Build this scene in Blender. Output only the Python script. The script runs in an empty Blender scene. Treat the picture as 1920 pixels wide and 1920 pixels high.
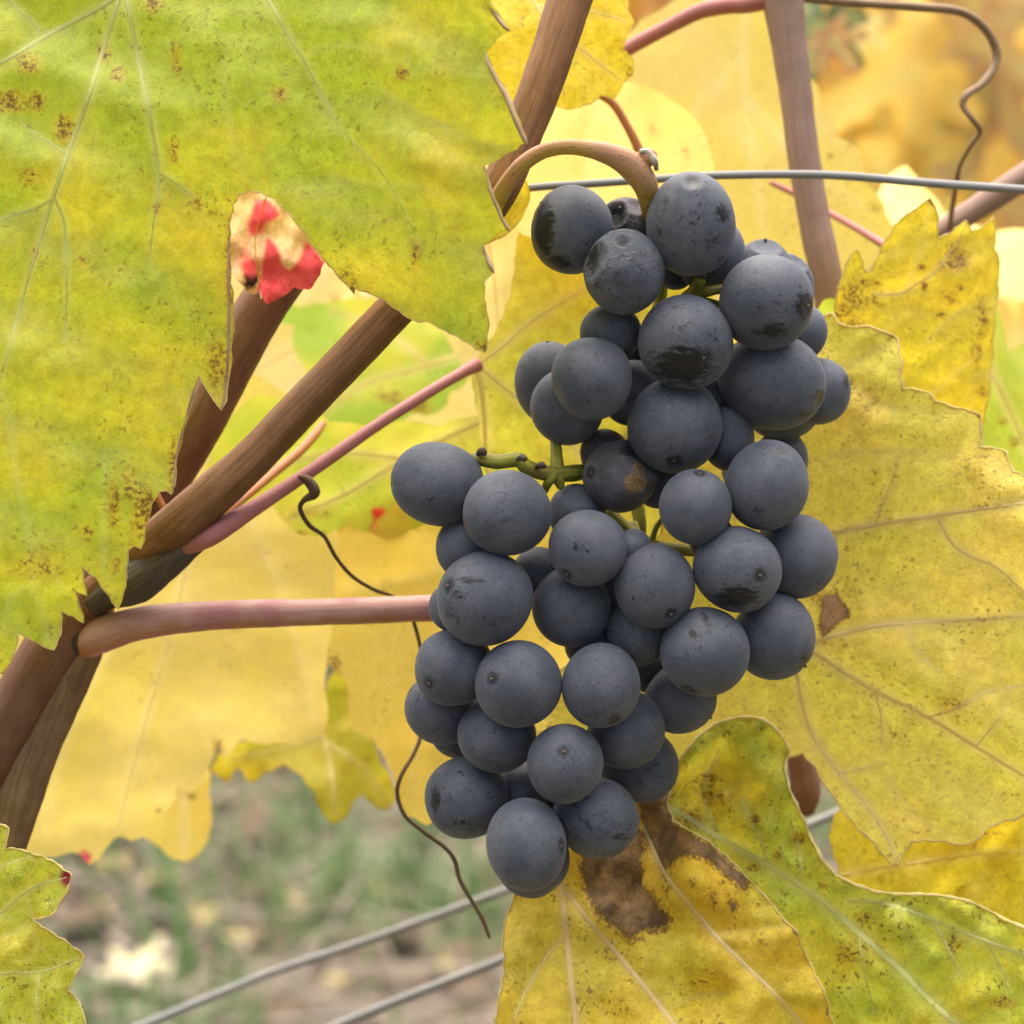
import bpy, bmesh, math, random
import numpy as np
from mathutils import Vector, Matrix, Quaternion
from mathutils.geometry import delaunay_2d_cdt

random.seed(7)
RNG = np.random.default_rng(7)
SC = bpy.context.scene
COL = SC.collection

# ------------------------------------------------------------------ camera, world, sun, exposure
FOC, SW, D0 = 75.0, 36.0, 0.35          # lens mm, sensor mm, distance of the bunch (m)
TH = SW / 2 / FOC
CAM_H, PITCH = 0.90, math.radians(14)
CM = Matrix.Translation((0, 0, CAM_H)) @ Matrix.Rotation(math.pi / 2 - PITCH, 4, 'X')
cam = bpy.data.objects.new('camera', bpy.data.cameras.new('camera'))
COL.objects.link(cam)
cam.matrix_world = CM
cam.data.lens = FOC
cam.data.sensor_width = SW
cam.data.clip_start = 0.01
cam.data.clip_end = 500
cam.data.dof.use_dof = True
cam.data.dof.focus_distance = D0 - 0.001
cam.data.dof.aperture_fstop = 19
cam.data.dof.aperture_blades = 0
SC.camera = cam

SUN_EL, SUN_AZ = math.radians(71), math.radians(-10)   # behind the vine and high, sky veiled
world = bpy.data.worlds.new('World')
SC.world = world
world.use_nodes = True
wn = world.node_tree
sky = wn.nodes.new('ShaderNodeTexSky')
sky.sky_type = 'NISHITA'
sky.sun_disc = False
sky.sun_elevation = SUN_EL
sky.sun_rotation = SUN_AZ
sky.dust_density = 8.0
sky.air_density = 1.0
sky.ozone_density = 1.0
wn.links.new(sky.outputs[0], wn.nodes['Background'].inputs[0])
wn.nodes['Background'].inputs[1].default_value = 0.11

sun = bpy.data.objects.new('sun', bpy.data.lights.new('sun', 'SUN'))
COL.objects.link(sun)
sun.data.energy = 2.6
sun.data.angle = math.radians(110)
sun.data.color = (1.0, 0.95, 0.86)
sdir = Vector((math.sin(SUN_AZ) * math.cos(SUN_EL), math.cos(SUN_AZ) * math.cos(SUN_EL), math.sin(SUN_EL)))
sun.rotation_mode = 'QUATERNION'
sun.rotation_quaternion = sdir.to_track_quat('Z', 'Y')

SC.view_settings.view_transform = 'Standard'
SC.view_settings.look = 'None'
SC.view_settings.gamma = 1
SC.view_settings.use_curve_mapping = False
SC.view_settings.exposure = 1.32
SC.render.engine = 'CYCLES'
SC.cycles.max_bounces = 7
SC.cycles.diffuse_bounces = 4
SC.cycles.transmission_bounces = 5
SC.cycles.transparent_max_bounces = 8
try:
    SC.cycles.use_denoising = True
except Exception:
    pass


# ------------------------------------------------------------------ helpers
def P(px, py, dz):
    """a point of the place, in the camera's frame: picture direction (1920 grid) and mm behind the bunch plane"""
    D = D0 + np.asarray(dz, float) / 1000
    x = (np.asarray(px, float) - 960) / 960 * TH * D
    y = (960 - np.asarray(py, float)) / 960 * TH * D
    return np.stack([x, y, -D * np.ones_like(x)], -1)


def M2PX(dz):                                     # metres per pixel at that depth
    return TH * (D0 + dz / 1000) / 960


def link(o):
    COL.objects.link(o)
    return o


def thing(name, label, cat, c, group=None, kind=None, mat=None):
    o = link(bpy.data.objects.new(name, None))
    o.empty_display_size = 0.01
    o.matrix_world = CM @ Matrix.Translation(Vector(c)) if mat is None else mat
    o['label'] = label
    o['category'] = cat
    if group: o['group'] = group
    if kind: o['kind'] = kind
    return o


def mesh_obj(name, verts, faces, mat, parent=None, smooth=True, label=None):
    me = bpy.data.meshes.new(name)
    me.from_pydata([tuple(v) for v in verts], [], faces)
    if smooth:
        me.polygons.foreach_set('use_smooth', [True] * len(me.polygons))
    if mat: me.materials.append(mat)
    o = link(bpy.data.objects.new(name, me))
    if parent: o.parent = parent
    if label: o['label'] = label
    return o


def attr(me, name, typ, data):
    a = me.attributes.new(name, typ, 'POINT')
    key = {'FLOAT': 'value', 'FLOAT_VECTOR': 'vector', 'FLOAT_COLOR': 'color'}[typ]
    a.data.foreach_set(key, np.ascontiguousarray(data, dtype=np.float32).ravel())


def tps(ctrl):
    """smooth surface through control points (px, py, mm)"""
    c = np.array(ctrl, float)
    xy, z = c[:, :2] / 1000, c[:, 2]
    n = len(c)
    def U(r2): return np.where(r2 > 1e-12, r2 * np.log(r2 + 1e-12), 0)
    K = U(((xy[:, None] - xy[None]) ** 2).sum(-1)) + np.eye(n) * 1e-3
    Q = np.c_[np.ones(n), xy]
    A = np.block([[K, Q], [Q.T, np.zeros((3, 3))]])
    w = np.linalg.lstsq(A, np.r_[z, 0, 0, 0], rcond=None)[0]
    def f(px, py):
        p = np.stack([np.asarray(px, float), np.asarray(py, float)], -1) / 1000
        return U(((p[..., None, :] - xy) ** 2).sum(-1)) @ w[:n] + w[n] + p @ w[n + 1:]
    return f


def waves(seed, wl, amp):
    r = np.random.default_rng(seed)
    ks = [(r.uniform(0, 6.28), r.uniform(.6, 1.6) * 6.28 / wl, r.uniform(0, 6.28)) for _ in range(6)]
    def f(x, y):
        s = 0
        for a, k, ph in ks:
            s = s + np.sin((x * math.cos(a) + y * math.sin(a)) * k + ph)
        return s * amp / 2.4
    return f


def seg_dist(pts, segs):
    """distance of pts (n,2) to the nearest of segs (m,4), with the index"""
    out = np.full(len(pts), 1e9); idx = np.zeros(len(pts), int)
    s = np.asarray(segs, float)
    a, b = s[:, :2], s[:, 2:]
    d = b - a
    L = (d ** 2).sum(1) + 1e-9
    for i in range(0, len(pts), 4000):
        p = pts[i:i + 4000]
        t = np.clip(((p[:, None] - a) * d).sum(-1) / L, 0, 1)
        q = a + t[..., None] * d
        dd = np.sqrt(((p[:, None] - q) ** 2).sum(-1))
        k = dd.argmin(1)
        out[i:i + 4000] = dd[np.arange(len(p)), k]; idx[i:i + 4000] = k
    return out, idx


def inside(pts, poly):
    x, y = pts[:, 0], pts[:, 1]
    r = np.zeros(len(pts), bool)
    n = len(poly)
    for i in range(n):
        x1, y1 = poly[i]; x2, y2 = poly[i - 1]
        c = ((y1 > y) != (y2 > y)) & (x < (x2 - x1) * (y - y1) / (y2 - y1 + 1e-12) + x1)
        r ^= c
    return r


def catmull(pts, n):
    p = np.array(pts, float)
    p = np.vstack([2 * p[0] - p[1], p, 2 * p[-1] - p[-2]])
    out = []
    for i in range(1, len(p) - 2):
        for t in np.arange(n) / n:
            a, b, c, d = p[i - 1], p[i], p[i + 1], p[i + 2]
            out.append(.5 * (2 * b + (c - a) * t + (2 * a - 5 * b + 4 * c - d) * t * t + (3 * b - a - 3 * c + d) * t ** 3))
    out.append(p[-2])
    return np.array(out)


# ------------------------------------------------------------------ shader helper
class NT:
    def __init__(s, name):
        s.mat = bpy.data.materials.new(name)
        s.mat.use_nodes = True
        s.t = s.mat.node_tree
        s.t.nodes.clear()
        s.out = s.t.nodes.new('ShaderNodeOutputMaterial')

    def n(s, typ, ins=None, **kw):
        nd = s.t.nodes.new('ShaderNode' + typ)
        for k, v in kw.items(): setattr(nd, k, v)
        for k, v in (ins or {}).items(): s.put(nd.inputs[k], v)
        return nd

    def put(s, sock, v):
        if hasattr(v, 'is_output'): s.t.links.new(v, sock)
        elif isinstance(v, (tuple, list)) and len(v) == 3 and sock.type == 'RGBA': sock.default_value = (*v, 1)
        else: sock.default_value = v

    def math(s, op, a, b=0.0, clamp=False):
        nd = s.n('Math', {0: a, 1: b}, operation=op, use_clamp=clamp)
        return nd.outputs[0]

    def vmath(s, op, a, b=(0, 0, 0), sc=None):
        ins = {0: a}
        if op == 'SCALE': ins['Scale'] = sc
        else: ins[1] = b
        return s.n('VectorMath', ins, operation=op).outputs[0]

    def noise(s, vec, scale, detail=3, rough=.55, dist=0.0):
        return s.n('TexNoise', {'Vector': vec, 'Scale': scale, 'Detail': detail, 'Roughness': rough, 'Distortion': dist}).outputs[0]

    def ramp(s, v, a, b, lo=0.0, hi=1.0):
        return s.n('MapRange', {0: v, 1: a, 2: b, 3: lo, 4: hi}, interpolation_type='SMOOTHSTEP').outputs[0]

    def mix(s, f, a, b, mode='MIX'):
        nd = s.n('Mix', data_type='RGBA', blend_type=mode)
        s.put(nd.inputs[0], f); s.put(nd.inputs[6], a); s.put(nd.inputs[7], b)
        return nd.outputs[2]

    def attr(s, name, out='Fac'):
        return s.n('Attribute', attribute_name=name).outputs[out]


def leaf_mat(name, c1, c2, spot=.5, net=.25, trans=.5, big=.05, vein=(.62, .58, .2), brown=(.2, .09, .035), red=(.5, .03, .035),
             edge=(.3, .16, .05), edgef=.5, speck=.4, rough=.5, spotc=(.13, .06, .02), bump=.25, tsat=1.0, mot=1.0):
    k = NT(name)
    mm = k.vmath('SCALE', k.n('TexCoord').outputs['Object'], sc=1000.0)
    pa = k.n('SeparateColor', {0: k.attr('paint', 'Color')})
    pr, pg, pb = pa.outputs[0], pa.outputs[1], pa.outputs[2]
    nb = k.noise(mm, big, 4, .6)
    f = k.math('ADD', k.ramp(nb, .30, .70), pr)
    col = k.mix(k.math('ADD', f, 0, True), c1, c2)
    nm = k.noise(mm, .4, 6, .65)
    col = k.mix(1.0, col, k.n('CombineColor', {0: k.ramp(nm, .25, .75, 1 - .2 * mot, 1 + .14 * mot), 1: k.ramp(nm, .25, .75, 1 - .22 * mot, 1 + .15 * mot), 2: k.ramp(nm, .25, .75, 1 - .3 * mot, 1 + .25 * mot)}).outputs[0], 'MULTIPLY')
    nf = k.noise(mm, 1.5, 4, .65)
    col = k.mix(1.0, col, k.n('CombineColor', {0: k.ramp(nf, .3, .7, 1 - .10 * mot, 1 + .07 * mot), 1: k.ramp(nf, .3, .7, 1 - .09 * mot, 1 + .06 * mot), 2: k.ramp(nf, .3, .7, 1 - .2 * mot, 1 + .2 * mot)}).outputs[0], 'MULTIPLY')
    # network of fine veins
    warp = k.vmath('ADD', mm, k.vmath('SCALE', k.n('TexNoise', {'Vector': mm, 'Scale': .5, 'Detail': 2}).outputs['Color'], sc=1.4))
    vo = k.n('TexVoronoi', {'Vector': warp, 'Scale': .42}, feature='DISTANCE_TO_EDGE')
    line = k.ramp(vo.outputs['Distance'], .0, .075, 1, 0)
    vo2 = k.n('TexVoronoi', {'Vector': warp, 'Scale': 1.3}, feature='DISTANCE_TO_EDGE')
    line2 = k.ramp(vo2.outputs['Distance'], .0, .09, 1, 0)
    netm = k.math('ADD', line, k.math('MULTIPLY', line2, .4), True)
    col = k.mix(k.math('MULTIPLY', netm, net), col, vein)
    va = k.attr('vein')
    col = k.mix(k.math('MULTIPLY', va, .75), col, vein)
    # blotches, specks and spots
    s1 = k.ramp(k.noise(mm, .95, 3, .6), .57, .66)
    mask = k.math('ADD', k.ramp(k.noise(mm, .075, 3, .6), .47, .6), k.math('MULTIPLY', pg, 1.2), True)
    col = k.mix(k.math('MULTIPLY', k.math('MULTIPLY', s1, mask), spot), col, spotc)
    s2 = k.ramp(k.noise(mm, 1.9, 3, .55), .585, .665)
    col = k.mix(k.math('MULTIPLY', s2, k.math('MULTIPLY', k.ramp(k.noise(mm, .17, 3), .36, .56), speck)), col, k.mix(.5, spotc, c1))
    col = k.mix(k.math('MULTIPLY', k.ramp(pg, .05, .5), .45), col, (.60, .36, .03))
    s3 = k.math('MULTIPLY', k.ramp(k.noise(mm, 1.3, 6, .72), .46, .56), k.ramp(k.math('ADD', pg, k.math('MULTIPLY', k.math('SUBTRACT', k.noise(mm, .5, 3), .5), .8)), .16, .5))
    col = k.mix(k.math('MULTIPLY', s3, .92), col, spotc)
    blv = k.math('ADD', k.math('MULTIPLY', pg, 1.3), k.math('MULTIPLY', k.math('SUBTRACT', k.noise(mm, .5, 5, .7), .5), 1.3))
    bl = k.ramp(blv, .62, .95)
    bcol = k.mix(k.ramp(k.noise(mm, .16, 6, .65), .34, .62), tuple(x * .62 for x in brown), tuple(min(1, x * 1.75) for x in brown))
    bcol = k.mix(k.math('MULTIPLY', line, .45), bcol, tuple(x * .3 for x in brown))
    bcol = k.mix(k.math('MULTIPLY', k.ramp(blv, 1.3, .85), .45), bcol, tuple(x * .45 for x in brown))
    col = k.mix(bl, col, bcol)
    rb = k.ramp(k.math('ADD', pb, k.math('MULTIPLY', k.math('SUBTRACT', k.noise(mm, .3, 4, .6), .5), .7)), .15, .7)
    col = k.mix(rb, col, k.mix(k.ramp(k.noise(mm, .35, 3), .4, .6), red, tuple(min(1, x * 1.25 + .03) for x in red)))
    ed = k.ramp(k.math('ADD', k.attr('edge'), k.math('MULTIPLY', k.noise(mm, .25, 3), 14.0)), 7.0, 12.0, 1, 0)
    col = k.mix(k.math('MULTIPLY', ed, edgef), col, edge)
    h = k.math('ADD', k.math('MULTIPLY', netm, -.5), k.math('MULTIPLY', nm, 1.2))
    bp = k.n('Bump', {'Strength': bump, 'Distance': .0006, 'Height': h})
    pb_ = k.n('BsdfPrincipled', {'Base Color': col, 'Roughness': rough, 'Normal': bp.outputs[0]})
    pb_.inputs['Specular IOR Level'].default_value = .35
    tcol = k.n('HueSaturation', {'Color': col, 'Saturation': tsat, 'Value': 1.05})
    tr = k.n('BsdfTranslucent', {'Color': tcol.outputs[0], 'Normal': bp.outputs[0]})
    mx = k.n('MixShader', {0: trans, 1: pb_.outputs[0], 2: tr.outputs[0]})
    k.t.links.new(mx.outputs[0], k.out.inputs[0])
    return k.mat


def stem_mat(name, top, bottom, streak=(.05, .03, .02), sf=.5, rough=.5, speck=.3, bump=.4, patch=None, pf=0.0, trans=0.0):
    """bark or stalk; attribute cv = (along, cos, sin) in mm, side = -1..1 (under side .. upper side)"""
    k = NT(name)
    cv = k.attr('cv', 'Vector')
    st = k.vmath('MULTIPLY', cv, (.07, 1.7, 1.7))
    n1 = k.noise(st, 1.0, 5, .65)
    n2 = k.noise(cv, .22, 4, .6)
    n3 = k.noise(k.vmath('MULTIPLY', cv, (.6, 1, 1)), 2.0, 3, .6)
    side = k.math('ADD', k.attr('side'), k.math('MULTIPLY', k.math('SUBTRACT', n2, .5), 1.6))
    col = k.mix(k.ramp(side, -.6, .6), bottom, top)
    if patch:
        col = k.mix(k.math('MULTIPLY', k.ramp(k.noise(cv, .1, 3), .45, .6), pf), col, patch)
    col = k.mix(k.math('MULTIPLY', k.ramp(n1, .42, .62), sf), col, streak)
    col = k.mix(k.math('MULTIPLY', k.ramp(n3, .6, .68), speck), col, streak)
    bp = k.n('Bump', {'Strength': bump, 'Distance': .0004, 'Height': n1})
    b = k.n('BsdfPrincipled', {'Base Color': col, 'Roughness': rough, 'Normal': bp.outputs[0]})
    b.inputs['Specular IOR Level'].default_value = .3
    sh = b.outputs[0]
    if trans:
        sh = k.n('MixShader', {0: trans, 1: sh, 2: k.n('BsdfTranslucent', {'Color': col}).outputs[0]}).outputs[0]
    k.t.links.new(sh, k.out.inputs[0])
    return k.mat


def flat_mat(name, c1, c2, scale=1.0, rough=.6, metal=0.0, bump=.2):
    k = NT(name)
    mm = k.vmath('SCALE', k.n('TexCoord').outputs['Object'], sc=1000.0)
    n = k.noise(mm, scale, 5, .6)
    b = k.n('BsdfPrincipled', {'Base Color': k.mix(k.ramp(n, .35, .65), c1, c2), 'Roughness': rough, 'Metallic': metal,
                               'Normal': k.n('Bump', {'Strength': bump, 'Distance': .0003, 'Height': n}).outputs[0]})
    k.t.links.new(b.outputs[0], k.out.inputs[0])
    return k.mat


def grape_mat(name, b1, b2, rub, dusty=0.0):
    k = NT(name)
    g = k.attr('gco', 'Vector')
    v = k.vmath('ADD', g, k.vmath('SCALE', k.n('CombineXYZ', {0: 1.0, 1: .63, 2: .37}).outputs[0], sc=k.math('MULTIPLY', k.attr('seed'), 19.0)))
    col = k.mix(k.ramp(k.noise(v, 1.1, 4, .55), .36, .64), b1, b2)
    col = k.mix(k.math('MULTIPLY', k.ramp(k.noise(v, 1.7, 2), .5, .7), .35), col, (.098, .090, .108))
    # powdery grain of the bloom
    gr = k.noise(v, 45, 2, .6)
    gr2 = k.noise(v, 12, 4, .6)
    col = k.mix(1.0, col, k.n('CombineColor', {i: k.math('MULTIPLY', k.ramp(gr, .3, .7, .88, 1.12), k.ramp(gr2, .3, .7, .9, 1.1)) for i in range(3)}).outputs[0], 'MULTIPLY')
    col = k.mix(k.math('MULTIPLY', k.ramp(k.noise(v, 30, 1, .5), .71, .77), .22), col, (.3, .3, .32))
    # rubbed, smudged places
    dk = k.attr('dark')
    wv = k.vmath('MULTIPLY', v, (1, 2.4, 1))
    fz = k.math('MULTIPLY', k.math('SUBTRACT', k.noise(wv, 5, 6, .72), .5), 1.5)
    sm = k.ramp(k.math('ADD', dk, fz), .36, .72)
    sm = k.math('MULTIPLY', sm, k.ramp(dk, .02, .2))
    # random light smudges
    sm2 = k.math('MULTIPLY', k.ramp(k.noise(v, 2.6, 7, .75, .6), .565, .66), k.math('MULTIPLY', k.attr('scuff'), .95))
    # hair-thin scratches
    def scratch(scale, w, lo, off):
        vv = k.vmath('ADD', v, (off, off * .7, -off))
        n = k.noise(vv, scale, 3, .5, 1.2)
        ln = k.ramp(k.math('ABSOLUTE', k.math('SUBTRACT', n, .5)), 0.0, w, 1, 0)
        return k.math('MULTIPLY', ln, k.ramp(k.noise(vv, 2.8, 2), lo, lo + .05))
    sc = k.math('MAXIMUM', scratch(1.7, .010, .565, 3.3), k.math('MULTIPLY', scratch(3.0, .016, .50, 8.1), k.attr('scuff')))
    vo = k.n('TexVoronoi', {'Vector': v, 'Scale': 6.5})
    cell = k.n('SeparateColor', {0: vo.outputs['Color']})
    dots = k.math('MULTIPLY', k.ramp(vo.outputs['Distance'], .1, .2, 1, 0), k.ramp(cell.outputs[0], .62, .66))
    vo3 = k.n('TexVoronoi', {'Vector': v, 'Scale': 15})
    cell3 = k.n('SeparateColor', {0: vo3.outputs['Color']})
    dots3 = k.math('MULTIPLY', k.ramp(vo3.outputs['Distance'], .12, .2, 1, 0), k.ramp(cell3.outputs[0], .72, .76))
    dots = k.math('MAXIMUM', k.math('MULTIPLY', dots, k.ramp(cell.outputs[1], 0, 1, .25, .75)), k.math('MULTIPLY', dots3, .5))
    z = k.n('SeparateXYZ', {0: g}).outputs[2]
    pole = k.math('MULTIPLY', k.ramp(k.math('ADD', z, k.math('MULTIPLY', k.math('SUBTRACT', k.noise(v, 9, 4, .7), .5), .05)), .974, .996), .8)
    rubm = k.math('MAXIMUM', k.math('MAXIMUM', sm, sm2), pole)
    allm = k.math('MAXIMUM', rubm, k.math('MAXIMUM', sc, dots))
    col = k.mix(allm, col, rub)
    crust = k.attr('crust')
    cm = k.ramp(k.math('ADD', crust, k.math('MULTIPLY', k.math('SUBTRACT', k.noise(v, 16, 4, .7), .5), 1.2)), .45, .6)
    ccol = k.mix(k.ramp(k.noise(v, 40, 2), .4, .6), (.09, .05, .018), (.36, .23, .10))
    col = k.mix(cm, col, ccol)
    h = k.math('ADD', k.math('ADD', k.math('MULTIPLY', gr2, .12), k.math('MULTIPLY', allm, -.10)), k.math('MULTIPLY', k.math('MULTIPLY', cm, k.noise(v, 40, 2)), 1.5))
    h = k.math('ADD', h, k.math('MULTIPLY', k.math('MULTIPLY', k.noise(v, 7, 5, .65, .8), k.attr('wrinkle')), 5.0))
    bp = k.n('Bump', {'Strength': .35, 'Distance': .0005, 'Height': h})
    b = k.n('BsdfPrincipled', {'Base Color': col, 'Roughness': k.math('SUBTRACT', .62, k.math('MULTIPLY', rubm, .27)), 'Normal': bp.outputs[0]})
    b.inputs['Specular IOR Level'].default_value = .28
    b.inputs['Sheen Weight'].default_value = .12
    b.inputs['Sheen Roughness'].default_value = .45
    b.inputs['Sheen Tint'].default_value = (.75, .8, .95, 1)
    k.t.links.new(b.outputs[0], k.out.inputs[0])
    return k.mat


# ------------------------------------------------------------------ tubes (canes, stalks, wires, tendrils)
def tube_geo(pts, c, sides=20, sub=8, flute=0.0, seed=0, lump=0.0, endcap=.6):
    """pts: (px, py, mm, radius px). Vertices in metres relative to c (camera frame)."""
    sp = catmull(pts, sub)
    pos = P(sp[:, 0], sp[:, 1], sp[:, 2]) - np.array(c)
    rad = np.maximum(sp[:, 3], .3) * TH * (D0 + sp[:, 2] / 1000) / 960
    n = len(pos)
    tan = np.gradient(pos, axis=0)
    tan /= np.linalg.norm(tan, axis=1)[:, None] + 1e-12
    up = np.array([0, 1, .35]); up = up / np.linalg.norm(up)
    r = np.random.default_rng(seed)
    ph = r.uniform(0, 6.28, 4)
    L = np.r_[0, np.cumsum(np.linalg.norm(np.diff(pos, axis=0), axis=1))] * 1000
    lum = 1 + lump * (np.sin(L * .9 + ph[0]) * .5 + np.sin(L * .37 + ph[1]) * .7 + np.sin(L * 2.1 + ph[2]) * .3)
    V, cv, sd = [], [], []
    ref = up - tan[0] * up.dot(tan[0])
    if np.linalg.norm(ref) < .2: ref = np.cross(tan[0], [0, 0, 1])
    ref /= np.linalg.norm(ref)
    for i in range(n):
        ref = ref - tan[i] * ref.dot(tan[i]); ref /= np.linalg.norm(ref) + 1e-12
        bi = np.cross(tan[i], ref)
        for j in range(sides):
            a = 2 * math.pi * j / sides
            rr = rad[i] * lum[i] * (1 + flute * (math.sin(a * 5 + ph[3]) * .6 + math.sin(a * 9 + ph[1] + L[i] * .02) * .4))
            d = ref * math.cos(a) + bi * math.sin(a)
            V.append(pos[i] + d * rr)
            R = rad[i] * 1000
            cv.append((L[i] + seed * 13.7, math.cos(a) * R, math.sin(a) * R))
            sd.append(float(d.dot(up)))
    F = [(i * sides + j, i * sides + (j + 1) % sides, (i + 1) * sides + (j + 1) % sides, (i + 1) * sides + j)
         for i in range(n - 1) for j in range(sides)]
    for e, sgn in ((0, -1), (n - 1, 1)):
        V.append(pos[e] + tan[e] * sgn * rad[e] * endcap)
        cv.append((L[e], 0, 0)); sd.append(0.0)
        k = len(V) - 1
        for j in range(sides):
            a, b = e * sides + j, e * sides + (j + 1) % sides
            F.append((a, k, b) if e == 0 else (a, b, k))
    return V, F, cv, sd


def tube(name, pts, c, mat, parent, label=None, **kw):
    V, F, cv, sd = tube_geo(pts, c, **kw)
    o = mesh_obj(name, V, F, mat, parent, label=label)
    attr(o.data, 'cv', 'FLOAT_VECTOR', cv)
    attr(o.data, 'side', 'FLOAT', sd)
    return o


def mid(pts):
    p = pts[len(pts) // 2]
    return P(p[0], p[1], p[2])


def cane(name, label, cat, pts, mat, body='stem', nodes=(), node_mat=None, group=None, **kw):
    c = mid(pts)
    t = thing(name, label, cat, c, group)
    tube(body, pts, c, mat, t, **kw)
    for npnts in nodes:
        tube('node', npnts, c, node_mat or mat, t, sides=18, sub=6, flute=.06, lump=.05, seed=int(npnts[0][0]))
    return t, c


# ------------------------------------------------------------------ leaves
def refine(outline, step, bulge, jit, seed, closed=True):
    r = np.random.default_rng(seed)
    pts = np.array(outline, float)
    area = .5 * np.sum(pts[:, 0] * np.roll(pts[:, 1], -1) - np.roll(pts[:, 0], -1) * pts[:, 1])
    out = []
    n = len(pts)
    for i in range(n):
        a, b = pts[i], pts[(i + 1) % n]
        d = b - a
        L = math.hypot(*d)
        m = max(1, int(round(L / step)))
        nrm = np.array([d[1], -d[0]]) / (L + 1e-9) * (1 if area > 0 else -1)
        for t in range(m):
            u = t / m
            off = bulge * L * math.sin(math.pi * u) + (r.normal() * jit if t else 0)
            out.append(a + d * u + nrm * off)
    return np.array(out)


def sdf_poly(pts, poly):
    q = np.array(poly, float)
    segs = np.c_[q, np.roll(q, -1, 0)]
    d, _ = seg_dist(pts, segs)
    return np.where(inside(pts, q), d, -d)


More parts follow.
